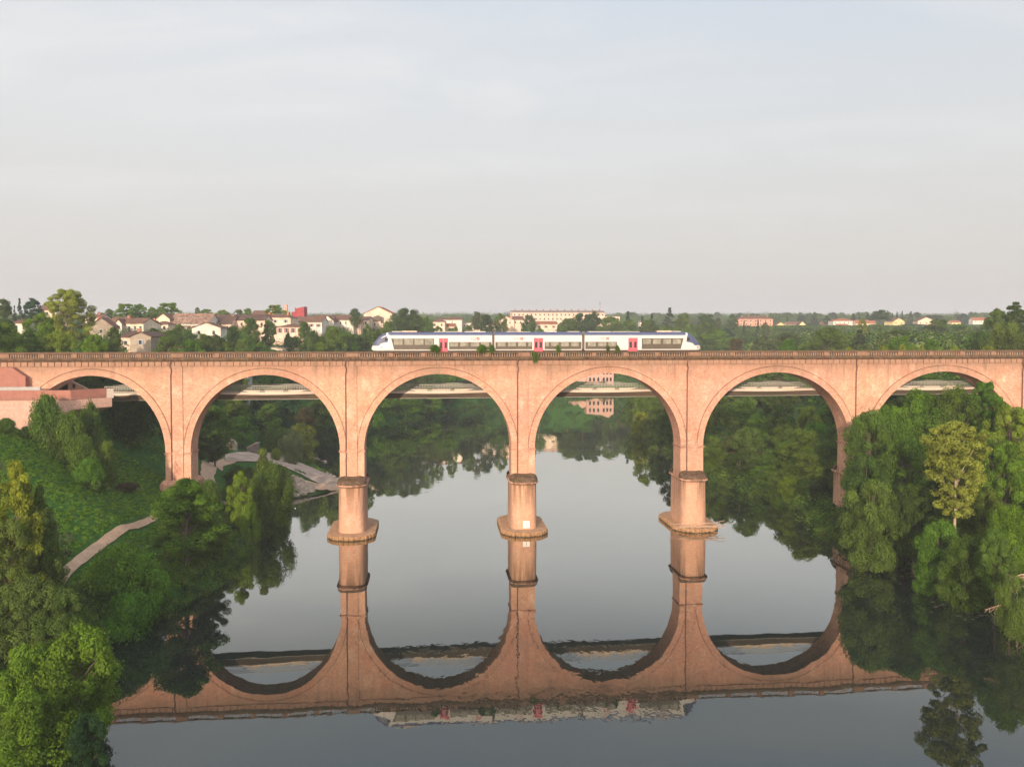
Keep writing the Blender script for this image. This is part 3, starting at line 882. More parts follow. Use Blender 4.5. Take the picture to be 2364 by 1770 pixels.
def logo(par, px, py=781.6):
    cx, cz = TX(px), TZ(py)
    y = -(HB + .014)
    m = MB()
    for k in range(20):
        a0, a1 = 2 * pi * k / 20, 2 * pi * (k + 1) / 20
        m.face([(cx + .22 * cos(a0), y, cz + .22 * sin(a0)), (cx + .22 * cos(a1), y, cz + .22 * sin(a1)), (cx + .28 * cos(a1), y, cz + .28 * sin(a1)), (cx + .28 * cos(a0), y, cz + .28 * sin(a0))])
    m.box(cx - .62, cx - .57, y, y + .01, cz - .25, cz + .25); m.box(cx - .50, cx - .46, y, y + .01, cz - .25, cz + .18)
    m.build('ring_logo', M['iron'] if False else darkg, par)
    m = MB(); X_ = cx + .71
    m.box(X_ - .27, X_ + .27, y - .002, y + .01, cz - .25, cz + .27); m.build('red_logo', red, par)
    m = MB()
    for q in (-.10, .08): m.box(X_ - .2, X_ + .2, y - .008, y - .003, cz + q, cz + q + .05)
    m.box(X_ - .03, X_ + .03, y - .008, y - .0035, cz - .18, cz + .2); m.build('logo_mark', cream, par)
def bogie(par, x):
    m = MB()
    for dx_ in (-1.15, 1.15):
        for side in (-1, 1):
            m.prism([(x + dx_ + .42 * cos(a), .42 + .42 * sin(a)) for a in np.linspace(0, 2 * pi, 15)[:-1]], min(side * .66, side * .80), max(side * .66, side * .80), axis='y')
    for side in (-1, 1): m.box(x - 1.9, x + 1.9, min(side * .9, side * 1.05), max(side * .9, side * 1.05), .35, .72)
    m.build('bogie', darkg, par)
def roof_box(par, p0, p1, y0=763.6, mat=cream, name='roof_unit', w=.85):
    m = MB(); m.box(TX(p0), TX(p1), -w, w, ZR - .05, TZ(y0)); m.build(name, mat, par)
cars = []
for kind, pa, pb in (('end_car', 858, 1136.3), ('middle_car', 1141.8, 1343.2), ('end_car', 1349.6, 1619)):
    c = empty(kind, (0, 0, 0)); c.parent = tr
    m = MB(); nose = -1 if pa == 858 else (1 if pb == 1619 else None)
    body_mesh(TX(pa), TX(pb), m, nose); m.build('car_body', [white, blue], c)
    m = MB(); m.box(TX(pa) + (3.2 if nose == -1 else .5), TX(pb) - (3.2 if nose == 1 else .5), -1.2, 1.2, .30, ZS + .02); m.build('underframe', darkg, c)
    cars.append(c)
A_, B_, C_ = cars
wt, wb2 = TZ(781), TZ(805.8); lt = TZ(789)
window_band(A_, TX(903.5), TX(1002.7), TX(910), TX(1002.7), wt, wb2, [(TX(a), TX(b)) for a, b in ((910, 929.5), (934, 954), (957.5, 978), (981.5, 1001))], TZ(781.6), TZ(795.3))
window_band(A_, TX(1037), TX(1135), TX(1037), TX(1135), lt, wb2, [(TX(a), TX(b)) for a, b in ((1039, 1057.5), (1062.5, 1081.5), (1087, 1106), (1110.5, 1129))], TZ(790), TZ(799))
window_band(B_, TX(1143.8), TX(1228.8), TX(1143.8), TX(1228.8), lt, wb2, [(TX(a), TX(b)) for a, b in ((1149, 1167), (1173, 1191), (1196, 1214), (1219.5, 1227.5))], TZ(790), TZ(799))
window_band(B_, TX(1257), TX(1342), TX(1257), TX(1342), lt, wb2, [(TX(a), TX(b)) for a, b in ((1259, 1266.5), (1272, 1289.5), (1295, 1313), (1318.5, 1336))], TZ(790), TZ(799))
window_band(C_, TX(1351), TX(1424), TX(1351), TX(1424), lt, wb2, [(TX(a), TX(b)) for a, b in ((1357, 1375), (1380.5, 1399), (1404, 1422))], TZ(790), TZ(799))
window_band(C_, TX(1481), TX(1577.5), TX(1481), TX(1571), wt, wb2, [(TX(a), TX(b)) for a, b in ((1483.5, 1501.5), (1507, 1524.5), (1530.5, 1548), (1553, 1571))], TZ(783), TZ(794))
door(A_, TX(1013.6), TX(1034.4), TZ(780.5), TZ(811)); door(B_, TX(1232.4), TX(1253.6), TZ(780), TZ(811)); door(C_, TX(1450.3), TX(1471.5), TZ(780), TZ(811))
logo(A_, 1095); logo(B_, 1195.9); logo(C_, 1394)
for c, px in ((A_, 890), (A_, 1128), (B_, 1152), (B_, 1333), (C_, 1360), (C_, 1590)): bogie(c, TX(px))
roof_box(A_, 928, 962.5); roof_box(A_, 963.5, 1001, 764.5, darkg, 'exhaust_unit'); roof_box(A_, 905, 927, 764.3, M['paint_grey'], 'roof_fairing'); roof_box(A_, 1003, 1068, 764.8, M['paint_grey'], 'roof_fairing'); roof_box(A_, 1073, 1122, 765.0, white, 'air_conditioner')
roof_box(B_, 1170, 1225, 765.2, M['paint_grey'], 'roof_fairing'); roof_box(B_, 1262, 1286, 765.0, white, 'air_conditioner'); roof_box(B_, 1312, 1338, 764.6, M['paint_grey'], 'roof_fairing')
roof_box(C_, 1360, 1412, 765.0, white, 'air_conditioner'); roof_box(C_, 1414, 1478, 764.9, M['paint_grey'], 'roof_fairing'); roof_box(C_, 1479.6, 1516.7, 764, darkg, 'exhaust_unit'); roof_box(C_, 1517.8, 1552, 763.3); roof_box(C_, 1553.5, 1573, 764, M['paint_grey'], 'roof_fairing')
for c, pa, pb in ((A_, 1136.5, 1141.6), (C_, 1343.4, 1349.4)):
    m = MB()
    for k in range(5):
        x = TX(pa) + (TX(pb) - TX(pa)) * k / 5; w_ = (TX(pb) - TX(pa)) / 5
        m.box(x, x + w_ * .98, -1.2 + .05 * (k % 2), 1.2 - .05 * (k % 2), .8, ZR - .12)
    m.build('gangway', greyp, c)
for c, px, s_ in ((A_, 856, -1), (C_, 1621, 1)):
    m = MB(); x = TX(px); m.box(min(x, x - s_ * 1.2), max(x, x - s_ * 1.2), -.28, .28, TZ(806), TZ(801)); m.build('coupler', greyp, c)
    xc = TX(892.5) if s_ < 0 else TX(1588)
    for side in (-1, 1):
        m = MB(); yy = side * 1.455; m.box(xc - .28, xc + .30, min(yy, side * 1.3), max(yy, side * 1.3), TZ(786.5), TZ(779.5)); m.build('cab_window', M['glass_dark'], c)
        xl = TX(881) if s_ < 0 else TX(1611)
        m = MB(); m.box(xl - .13, xl + .13, min(side * 1.33, side * (1.40 if s_ < 0 else .95)), max(side * 1.33, side * (1.40 if s_ < 0 else .95)), TZ(802.2), TZ(799.8)); m.build('tail_light', red, c)
# ------------------------------------------------------------------ paths and landing on the left bank
pp = [hit(*q) for q in ((118, 1362), (150, 1325), (200, 1285), (255, 1243), (310, 1218), (352, 1200), (400, 1165), (440, 1140))]
drape('sandy_path', pp, [1.6, 1.35, 1.25, 1.15, 1.1, 1.1, 1.0, 1.0], M['sand'], label='narrow sandy footpath climbing the left bank')
pp = [hit(*q) for q in ((512, 1165), (490, 1130), (478, 1100), (497, 1074), (530, 1062))]
drape('towpath', pp, [2.4, 2.6, 2.9, 3.4, 4.6], M['sand'], .2, 'sandy track under the viaduct')
def patch(name, top, bot, mat, lift, label, n=24, rows=7):
    """a sheet of paving between two edges read from the photograph, laid on the ground"""
    def along(e, u):
        xs_ = np.linspace(0, 1, len(e)); return np.interp(u, xs_, [p[0] for p in e]), np.interp(u, xs_, [p[1] for p in e])
    P = []
    for i in range(n):
        u = i / (n - 1); (ax, ay), (bx, by) = along(top, u), along(bot, u)
        A, B_ = hit(ax, ay), hit(bx, by)
        for j in range(rows): P.append(A.lerp(B_, j / (rows - 1)).xy[:])
    Z = terrain(P) + lift
    f = [(i * rows + j, i * rows + j + 1, (i + 1) * rows + j + 1, (i + 1) * rows + j) for i in range(n - 1) for j in range(rows - 1)]
    return tag(put(name, np_mesh(name, np.column_stack([np.array(P), Z]), np.array(f), mat, smooth=True)), label, kind='structure')
patch('landing_pavement', [(508, 1054), (545, 1046), (600, 1044), (645, 1051), (690, 1068), (740, 1090), (790, 1112)], [(520, 1066), (560, 1068), (610, 1070), (650, 1077), (690, 1096), (735, 1118), (790, 1128)], M['asphalt'], .3, 'worn asphalt landing and boat ramp running into the river')
patch('ramp_pavement', [(700, 1112), (745, 1121), (792, 1126)], [(712, 1130), (750, 1136), (792, 1137)], M['sand'], .32, 'sandy toe of the ramp at the waterline', 10, 4)

def rocks(name, spots, r0, r1, label, seed=1):
    rd = random.Random(seed); m = MB()
    for p in spots:
        x, y = p[0], p[1]
        z = max(0, gz(x, y)); r = rd.uniform(r0, r1)
        i0 = len(m.v)
        n1, n2 = 4, 6
        vs = [(0, 0, 1)] + [(sin(pi * a / n1) * cos(2 * pi * b / n2), sin(pi * a / n1) * sin(2 * pi * b / n2), cos(pi * a / n1)) for a in range(1, n1) for b in range(n2)] + [(0, 0, -1)]
        sx, sy, sz = r * rd.uniform(.7, 1.4), r * rd.uniform(.7, 1.3), r * rd.uniform(.45, .85)
        vs = [(x + a * sx * rd.uniform(.7, 1.25), y + b * sy * rd.uniform(.7, 1.25), z + .2 * r + c * sz * rd.uniform(.7, 1.25)) for a, b, c in vs]
        m.v += vs
        for b in range(n2): m.f.append((i0, i0 + 1 + b, i0 + 1 + (b + 1) % n2)); m.m.append(0)
        for a in range(n1 - 2):
            for b in range(n2):
                q = i0 + 1 + a * n2; m.f.append((q + b, q + n2 + b, q + n2 + (b + 1) % n2, q + (b + 1) % n2)); m.m.append(0)
        q = i0 + 1 + (n1 - 2) * n2; e = i0 + len(vs) - 1
        for b in range(n2): m.f.append((e, q + (b + 1) % n2, q + b)); m.m.append(0)
    return tag(m.build(name, M['rock']), label, kind='stuff')
rd = random.Random(2)
sp_ = []
for k in range(420):
    px = rd.uniform(648, 722); lo_ = np.interp(px, [648, 680, 722], [1092, 1100, 1118]); hi_ = np.interp(px, [648, 680, 722], [1158, 1150, 1136])
    sp_.append(hit(px, rd.uniform(lo_, hi_))[:2])
rocks('rubble_stones', sp_, .22, .62, 'broken boulders armouring the river side of the boat ramp', 2)
sp_ = []
for k in range(70):
    u = rd.random(); px = 655 + 135 * u; py = np.interp(px, [655, 690, 740, 790], [1050, 1066, 1088, 1111]) + rd.uniform(-3, 1); sp_.append(hit(px, py)[:2])
rocks('shore_stones', sp_, .25, .6, 'row of pale stones along the far edge of the ramp', 5)

M['wingw'] = plain('weathered_wall', (.15, .12, .12), .95, .3, .8)
# small structures seen below the footbridge
def slab_thing(name, cat, label, px0, px1, py_top, Y, depth, mat, z0=None):
    a, b = W(px0, py_top, Y), W(px1, py_top, Y)
    zb = (gz((a.x + b.x) / 2, Y) - 2) if z0 is None else z0
    r = empty(name, ((a.x + b.x) / 2, Y, zb), 0, label, cat)
    return r, b.x - a.x, a.z - zb
r, w, h = slab_thing('abutment_wall', 'wall', 'tall grey ribbed concrete wall on the left bank behind the second arch', 508, 573, 868, 256, 3, M['concrete_grey'])
m = MB(); m.box(-w / 2, w / 2, 0, 4, 0, h); m.build('wall_face', M['concrete_grey'], r)
m = MB()
for k in range(12): m.box(-w / 2 + (k + .3) * w / 12, -w / 2 + (k + .6) * w / 12, -.12, -.002, 0, h - .2)
m.build('wall_rib', M['concrete_grey'], r)
r, w, h = slab_thing('stone_ruin', 'ruin', 'small ruined gable of rough stone and brick beside the landing', 519, 544, 1014, 219, 3, M['rock'])
m = MB(); m.prism([(-w / 2, 0), (w / 2, 0), (w / 2, h * .72), (w * .2, h * .95), (-.1, h), (-w * .35, h * .8), (-w / 2, h * .5)], 0, 1.5, axis='y'); m.build('gable_wall', M['rock'], r)
m = MB(); m.prism([(-w * .18, h * .2), (w * .1, h * .25), (w * .05, h * 1.02), (-w * .12, h * 1.04)], -.15, -.005, axis='y'); m.build('brick_repair', M['brick_trim'], r)
r, w, h = slab_thing('wing_wall', 'wall', 'low weathered purple-grey wing wall sloping down to the landing', 570, 596, 1024, 221, 3, M['concrete_grey'])
m = MB(); m.prism([(-w / 2, 0), (w / 2, 0), (w / 2, h), (w * .2, h * .98), (-w * .5, h * .72)], 0, 1.2, axis='y'); m.build('wall_face', M['wingw'], r)
m = MB(); m.prism([(-w / 2 - .1, h * .72), (w * .2, h * .982), (w / 2 + .1, h + .002), (w / 2 + .1, h + .25), (w * .2, h * 1.05), (-w * .5 - .1, h * .80)], -.15, 1.35, axis='y'); m.build('wall_coping', M['rock'], r)

# the old mill on the far bank
mr = empty('ruined_mill', W(1385, 905, 510), radians(4), 'roofless pink brick mill with rows of arched windows at the far river bend', 'mill')
hm = 15.2
def mx(px): return (px - 1385) * 510 / F
m = MB()
m.box(mx(1354), mx(1417), 0, 12, -1, hm - 1.2)
m.prism([(mx(1354), hm - 1.2), (mx(1417), hm - 1.2), (mx(1405), hm + 1.4), (mx(1390), hm)], 0, 12, axis='y')
m.build('main_wall', M['concrete_pink'], mr)
m = MB(); m.prism([(mx(1312), 0), (mx(1353.9), 0), (mx(1353.9), 9.5), (mx(1345), 11), (mx(1334), 8.2), (mx(1325), 9.2), (mx(1318), 7.0), (mx(1312), 7.8)], 1, 9, axis='y'); m.build('ruined_wing', M['concrete_pink'], mr)
for row, z in enumerate((2.6, 6.6, 10.8)):
    for k, px in enumerate((1362, 1371, 1381, 1394, 1402, 1410)):
        m = MB(); c = mx(px); ww = .62
        m.prism([(c - ww, z), (c + ww, z), (c + ww, z + 1.7), (c + ww * .6, z + 2.2), (c, z + 2.4), (c - ww * .6, z + 2.2), (c - ww, z + 1.7)], -.04, -.004, axis='y'); m.build('window', M['glass_dark'], mr)
for px in (1317, 1325, 1334, 1343):
    m = MB(); c = mx(px); m.box(c - .6, c + .6, .955, .996, 3, 6); m.build('window', M['glass_dark'], mr)
hr = empty('riverside_ruin', W(1262, 905, 512), 0, 'small roofless pink mill building left of the main mill', 'mill')
m = MB(); m.prism([(-3.2, 0), (3.2, 0), (3.2, 8), (1, 8.5), (0, 11), (-1.2, 9), (-3.2, 9.6)], 0, 6, axis='y'); m.build('wall_shell', M['concrete_pink'], hr)
for c in (-1.8, 0, 1.8):
    m = MB(); m.box(c - .4, c + .4, -.04, -.004, 4, 7); m.build('window', M['glass_dark'], hr)

# ------------------------------------------------------------------ houses
def rc(c, name): return plain(name, c, .95, .22, .5, spec=.1)
WALLS = dict(white=rc((.66, .58, .50), 'render_white'), cream=rc((.64, .51, .39), 'render_cream'), pink=rc((.68, .48, .38), 'render_pink'), salmon=rc((.58, .27, .19), 'render_salmon'), peach=rc((.70, .52, .39), 'render_peach'), stone=rc((.32, .26, .20), 'render_stone'), crimson=rc((.32, .055, .06), 'crimson_cladding'), yellow=rc((.66, .53, .27), 'render_yellow'))
ROOFS = dict(brown=rc((.155, .085, .06), 'roof_brown'), dark=rc((.10, .062, .05), 'roof_dark'), red=rc((.30, .11, .06), 'roof_red'), grey=rc((.22, .18, .16), 'roof_grey'), mottled=plain('roof_mottled', (.24, .15, .11), .95, .75, .9, spec=.1))
frame_m = rc((.60, .56, .50), 'window_frame_paint')
shut = dict(red=rc((.25, .06, .05), 'shutter_red'), blue=rc((.22, .27, .33), 'shutter_blue'), none=None)
wm = MB(); wm.box(-.5, .5, -.035, -.002, 0, 1); win_me = wm.mesh('window', M['glass_dark'])
fm = MB(); fm.box(-.56, .56, -.06, -.036, -.06, .04); fm.box(-.56, .56, -.06, -.036, .96, 1.06); fm.box(-.56, -.46, -.06, -.036, .04, .96); fm.box(.46, .56, -.06, -.036, .04, .96); frame_me = fm.mesh('frame', frame_m)
sm_ = MB(); sm_.box(-1.0, -.58, -.05, -.003, -.02, 1.02); sm_.box(.58, 1.0, -.05, -.003, -.02, 1.02)
shut_me = {k: sm_.mesh('shutter', v) for k, v in shut.items() if v}
cm_ = MB(); cm_.box(-.45, .45, -.35, .35, 0, 1.5); cm_.box(-.55, .55, -.45, .45, 1.5, 1.65); chim_me = cm_.mesh('chimney', rc((.40, .17, .10), 'chimney_brick'))
def house(x0, x1, yr, ye, yb, Y, kind, wall, roof, label, rz=0, wins=2, rows=1, dep=8.5, chim=(), sh=None, cat='house', name='house', ww=.95, wh=1.35, door=None):
    Y0 = Y
    while Y < 1.9 * Y0:                         # stand back until the plateau carries the house
        pa, pb = W(x0, yb, Y), W(x1, yb, Y)
        if min(gz(pa.x, Y), gz(pb.x, Y)) > pa.z - 4.2: break
        Y += 8
    w = pb.x - pa.x; zb = pa.z
    if Y > Y0 * 1.02: dep *= Y / Y0
    he = W(x0, ye, Y).z - zb; hr_ = W(x0, yr, Y).z - zb
    r = empty(name, ((pa.x + pb.x) / 2, Y, zb), radians(rz), label, cat)
    if rz: w /= max(.5, cos(radians(rz)))
    m = MB(); hw = w / 2
    if kind == 'gable':
        m.prism([(-hw, -5), (hw, -5), (hw, he), (0, hr_), (-hw, he)], 0, dep, axis='y')
    else:
        m.box(-hw, hw, 0, dep, -5, he)
        if kind == 'side':
            m.prism([(0.0, he), (dep, he), (dep / 2, hr_ - .05)], -hw, hw, axis='x')
    m.build('wall', WALLS[wall], r)
    m = MB(); o = .45; th = .22
    if kind == 'gable':
        s_ = (hr_ - he) / hw
        for sg_ in (-1, 1):
            m.prism([(0, hr_ + .02), (sg_ * (hw + o), he - s_ * o + .02), (sg_ * (hw + o), he - s_ * o + .02 + th), (0, hr_ + .02 + th)][::sg_], -o, dep + o, axis='y')
    elif kind == 'side':
        s_ = (hr_ - he) / (dep / 2)
        m.prism([(-o, he - s_ * o + .02), (dep / 2, hr_ + .02), (dep + o, he - s_ * o + .02), (dep + o, he - s_ * o + .02 + th), (dep / 2, hr_ + .02 + th), (-o, he - s_ * o + .02 + th)], -hw - .25, hw + .25, axis='x')
    elif kind == 'hip':
        e = min(hw * .8, dep / 2)
        A = [(-hw - o, -o, he + .01), (hw + o, -o, he + .01), (hw + o, dep + o, he + .01), (-hw - o, dep + o, he + .01)]
        R1, R2 = (-hw + e, dep / 2, hr_), (hw - e, dep / 2, hr_)
        m.face([A[0], A[1], R2, R1]); m.face([A[2], A[3], R1, R2]); m.face([A[1], A[2], R2]); m.face([A[3], A[0], R1]); m.face(A[::-1])
    else:
        m.box(-hw - .1, hw + .1, -.1, dep + .1, he + .003, he + .35)
    rf = m.build('roof', ROOFS[roof], r)
    for c in chim:
        zc = he + (hr_ - he) * .55 if kind != 'flat' else he
        put('chimney', chim_me, rf, (-hw + c * w, dep * .45, zc))
    for row in range(rows):
        z0 = (he - 2.3) * (1 if rows == 1 else (row / (rows - 1))) + (0 if rows > 1 else 0)
        z0 = max(.2, z0) if rows == 1 else .5 + (he - 2.9) * row / (rows - 1)
        for k in range(wins):
            c = -hw + w * (k + .5) / wins + random.uniform(-.15, .15)
            wo = put('window', win_me, r, (c, 0, z0), 0, (ww, 1, wh)); put('frame', frame_me, wo)
            if sh: put('shutter', shut_me[sh], wo)
    if door is not None:
        m = MB(); m.box(-hw + door * w - .5, -hw + door * w + .5, -.05, -.002, -.3, 1.9); m.build('door', shut['red'], r)
    return r
H_ = house
H_(87, 130, 704, 715, 732, 330, 'side', 'peach', 'brown', 'peach house with a brown roof half hidden behind the tall bright plane tree', wins=3)
H_(30, 63, 739, 746, 762, 270, 'side', 'white', 'brown', 'small pale house between dark trees near the left edge', wins=2)
H_(197, 236, 726, 733, 748, 400, 'side', 'pink', 'brown', 'pinkish far house peeping above the grey stone gable', wins=3, chim=(.6,))
H_(209, 258, 734, 753, 785, 285, 'gable', 'stone', 'brown', 'grey rough stone house gable right of the tall plane tree', 12, wins=1, rows=2, chim=(.3,))
H_(250, 294, 733, 746, 768, 310, 'side', 'white', 'brown', 'white house with a small dormer gable', wins=2, rows=1, chim=(.85,))
H_(267, 281, 737, 746, 768, 307, 'gable', 'white', 'brown', 'narrow white dormer front with one dark window', wins=1, dep=5, ww=.9)
H_(290, 333, 735, 746, 770, 300, 'side', 'cream', 'brown', 'cream two-storey house with tall end wall, right of the dormered white house', -10, wins=3, rows=2)
H_(333, 350, 741, 750, 763, 305, 'side', 'cream', 'brown', 'tiny cream house with a verandah between two larger ones', wins=1, chim=(.8,))
H_(350, 388, 741, 749, 762, 320, 'hip', 'peach', 'brown', 'low peach house with a hipped brown roof', wins=2)
H_(361, 392, 724, 736, 762, 335, 'gable', 'peach', 'brown', 'plain peach gable end of the long mottled roof', wins=1, dep=9)
H_(390, 482, 724, 746, 762, 336, 'side', 'white', 'mottled', 'long white row house under a wide mottled tile roof', wins=7, sh='red', chim=(.15, .35, .7), dep=13)
H_(445, 508, 745, 757, 780, 285, 'gable', 'white', 'brown', 'white bungalow gable below the long mottled roof', 8, wins=2, dep=11)
H_(279, 302, 766, 778, 815, 232, 'side', 'pink', 'dark', 'pink side wing of the grey gabled house by the parapet', wins=1, rows=2, dep=9)
H_(301, 349, 767, 777, 815, 228, 'gable', 'stone', 'dark', 'plain grey-beige gabled house just above the parapet', 0, wins=1, rows=1, dep=10, chim=(.1,), sh='blue')
H_(357, 411, 797, 803, 815, 205, 'flat', 'pink', 'red', 'low pink stone shed roof showing over the parapet', wins=2, dep=5, cat='shed', name='shed')
H_(481, 534, 727, 747, 762, 345, 'side', 'pink', 'dark', 'pink house with a deep dark brown roof, right of the mottled one', wins=3, chim=(.9,), dep=12)
H_(534, 612, 727, 739, 762, 350, 'side', 'pink', 'dark', 'long pink house with a wide dark roof and framed windows', wins=5, dep=11)
H_(599, 671, 724, 733, 757, 335, 'hip', 'peach', 'brown', 'square peach villa with hipped roof and large blue-grey window', wins=3, chim=(.2, .8), dep=12, sh='blue')
H_(639, 700, 747, 755, 780, 290, 'hip', 'pink', 'brown', 'low pink villa with hipped roof and red doors behind a garden wall', wins=4, rows=1, sh='red', dep=10, wh=1.9)
H_(582, 616, 717, 725, 742, 450, 'side', 'stone', 'brown', 'brown-roofed far house left of the crimson building', wins=2)
H_(680, 743, 731, 743, 760, 330, 'side', 'white', 'brown', 'white house with long brown roof, right of the peach villa', wins=4, sh='red', dep=11)
H_(719, 764, 728, 738, 756, 345, 'side', 'peach', 'brown', 'peach house wedged behind the long white one', wins=2, dep=11)
H_(742, 770, 729, 741, 758, 328, 'gable', 'white', 'brown', 'blank white gable in the middle of the village', wins=1)
H_(769, 816, 728, 738, 760, 325, 'side', 'white', 'brown', 'white barn-like house with a row of dark slits', wins=4, dep=10, ww=.7)
H_(815, 833, 740, 748, 758, 322, 'side', 'pink', 'red', 'tiny red-roofed annex between white houses', wins=1, dep=6)
H_(820, 852, 731, 738, 757, 330, 'side', 'cream', 'brown', 'cream cottage left of the big white gable', wins=2, dep=9)
H_(850, 879, 736, 741, 757, 320, 'side', 'cream', 'brown', 'low cream house in front of the big white gable', wins=1, dep=6)
hg = H_(840, 905, 708, 724, 760, 345, 'gable', 'cream', 'red', 'big cream gabled house with a timber loggia under its roof', wins=0, dep=14)
m = MB(); m.prism([(-3.2, 2), (3.2, 2), (3.2, 6.2), (0, 7.5), (-3.2, 6.2)], -.05, -.004, axis='y'); lg = m.build('loggia', M['bark'], hg)
m = MB(); m.box(-3.0, 3.0, -.12, -.06, 2.2, 3.1); m.build('balcony_rail', frame_m, lg)
m = MB(); m.box(-2.4, -1.2, -.12, -.055, 3.3, 5.3); m.box(1.0, 1.9, -.12, -.055, 3.3, 5.3); m.build('window', M['glass_dark'], lg)
H_(996, 1027, 735, 743, 765, 360, 'hip', 'peach', 'brown', 'peach house with hipped brown roof behind the train', wins=2, rows=2)
H_(1026, 1049, 747, 753, 764, 345, 'side', 'pink', 'red', 'low red-roofed wing beside the large blank white house', wins=1)
H_(1022, 1066, 733, 738, 765, 400, 'side', 'white', 'brown', 'large blank white house behind the train', wins=1, ww=.6, dep=10)
H_(1065, 1094, 745, 746, 765, 395, 'flat', 'white', 'grey', 'flat-roofed white extension beside the blank white house', wins=2)
H_(1094, 1142, 755, 762, 775, 300, 'gable', 'cream', 'red', 'open cream shed with a low-pitched gable behind the train', wins=3, ww=1.3, wh=.9, cat='shed', name='shed')
H_(1115, 1152, 748, 753, 772, 330, 'gable', 'white', 'red', 'white low gable between the open shed and the tall pink house', wins=1)
H_(1138, 1169, 744, 752, 772, 335, 'side', 'pink', 'red', 'pink house with an orange-red roof behind the train', wins=2)
H_(1150, 1187, 730, 739, 772, 345, 'gable', 'pink', 'red', 'tall pink gabled house behind the middle of the train', 0, wins=2, rows=2, ww=.8)
H_(1183, 1208, 730, 738, 772, 347, 'side', 'peach', 'brown', 'tall peach house joined to the pink gable', wins=2, rows=2)
H_(1236, 1286, 742, 748, 772, 330, 'side', 'cream', 'red', 'cream two-storey house left of the dark tree group', wins=3, rows=2, sh='red')
# the long terrace of flats: receding to the left, on the skyline
ap_ = H_(1183, 1398, 717, 721, 750, 620, 'side', 'pink', 'grey', 'very long pink four-storey apartment block on the skyline', 9, wins=22, rows=3, dep=12, chim=tuple(np.linspace(.04, .96, 13)), cat='apartment block', name='apartment_block', ww=1.1)
m = MB(); m.box(32.2, 32.35, 5, 5.15, 10, 17.5); m.box(31.4, 33.2, 5.02, 5.12, 15.5, 15.6); m.box(31.6, 33, 5.02, 5.12, 16.5, 16.6); m.build('antenna', M['iron'], ap_)
H_(1398, 1431, 730, 731, 745, 600, 'flat', 'pink', 'grey', 'low pink block at the right end of the long apartment block', wins=4)
H_(1477, 1490, 741, 744, 752, 620, 'side', 'white', 'grey', 'tiny white house between dark trees right of the apartments', wins=1)
H_(1705, 1784, 729, 736, 760, 720, 'hip', 'salmon', 'brown', 'salmon-pink apartment house with balconies on the right skyline', wins=7, rows=3, chim=(.15, .35, .55, .75, .9), dep=14, cat='apartment block', name='apartment_block', ww=1.3, wh=1.5)
H_(1792, 1812, 744, 750, 760, 760, 'gable', 'yellow', 'brown', 'pale yellow gable just right of the salmon apartments', wins=1)
H_(1816, 1846, 743, 749, 758, 830, 'side', 'pink', 'brown', 'brown-roofed house low in the trees on the right skyline', wins=2)
H_(1845, 1860, 742, 749, 757, 800, 'gable', 'yellow', 'brown', 'little yellow gable among the right-hand trees', wins=1)
H_(1898, 1930, 742, 749, 758, 850, 'side', 'pink', 'brown', 'long brown roof on the right skyline left of the white-walled villa', wins=3)
H_(1924, 1974, 735, 741, 753, 820, 'hip', 'white', 'red', 'white-walled villa with a wide red hipped roof', wins=5, dep=14)
H_(1934, 1960, 748, 753, 760, 790, 'side', 'yellow', 'red', 'yellowish low house below the white-walled villa', wins=2)
H_(1977, 2022, 739, 746, 756, 810, 'side', 'peach', 'red', 'peach house with long red roof left of the umbrella pine', wins=3)
H_(2060, 2090, 734, 742, 756, 780, 'gable', 'yellow', 'brown', 'creamy gabled house right of the umbrella pine', 14, wins=2, dep=12)
H_(2120, 2157, 732, 741, 754, 760, 'gable', 'peach', 'brown', 'larger peach gabled house on the right skyline', -8, wins=3, dep=14)
H_(2197, 2218, 740, 744, 751, 800, 'side', 'yellow', 'red', 'small yellow house near the right hill crest', wins=2)
H_(2246, 2284, 733, 739, 748, 900, 'side', 'white', 'red', 'red-roofed white house left of the great cedar', wins=3)
H_(1684, 1692, 753, 757, 766, 600, 'side', 'yellow', 'grey', 'tiny sunlit yellow wall in the woods left of the salmon apartments', wins=1)
H_(625, 696, 802, 803, 815, 185, 'flat', 'cream', 'grey', 'long low cream building just showing over the parapet', wins=0, dep=8, cat='building', name='low_building')
# crimson arts building and its towers
cb = empty('crimson_building', W(688, 728, 520), radians(-8), 'crimson angular building with slanting top on the left skyline', 'building')
m = MB(); m.prism([(-1.5, -6), (4, -6), (4, 5.4), (-1.5, 4.2)], 0, 5, axis='y'); m.build('tall_block', WALLS['crimson'], cb)
m = MB(); m.box(-4.2, -1.501, 0, 5, -6, 2.2); m.build('low_block', WALLS['crimson'], cb)
m = MB(); m.box(-1.9, -1.4, -.2, .3, -6, 4.9); m.build('fin', WALLS['crimson'], cb)
tw = empty('brick_tower', W(660.5, 726, 518), 0, 'slim square salmon tower left of the crimson building', 'tower')
m = MB(); m.box(-.8, .8, -.8, .8, -6, 5.9); m.build('shaft', WALLS['salmon'], tw)
m = MB(); m.box(-.9, .9, -.9, .9, 5.901, 6.1); m.build('cap', WALLS['salmon'], tw)
tw = empty('round_tower', W(633, 722, 515), 0, 'squat salmon drum tower behind yellow-green trees', 'tower')
m = MB(); m.lathe([(1.25, -6), (1.25, 4.5)], 16); m.build('drum', WALLS['salmon'], tw)
m = MB(); m.lathe([(1.25, 4.5), (1.32, 4.5), (1.32, 4.7), (.02, 4.75)], 16); m.build('rim', WALLS['salmon'], tw)
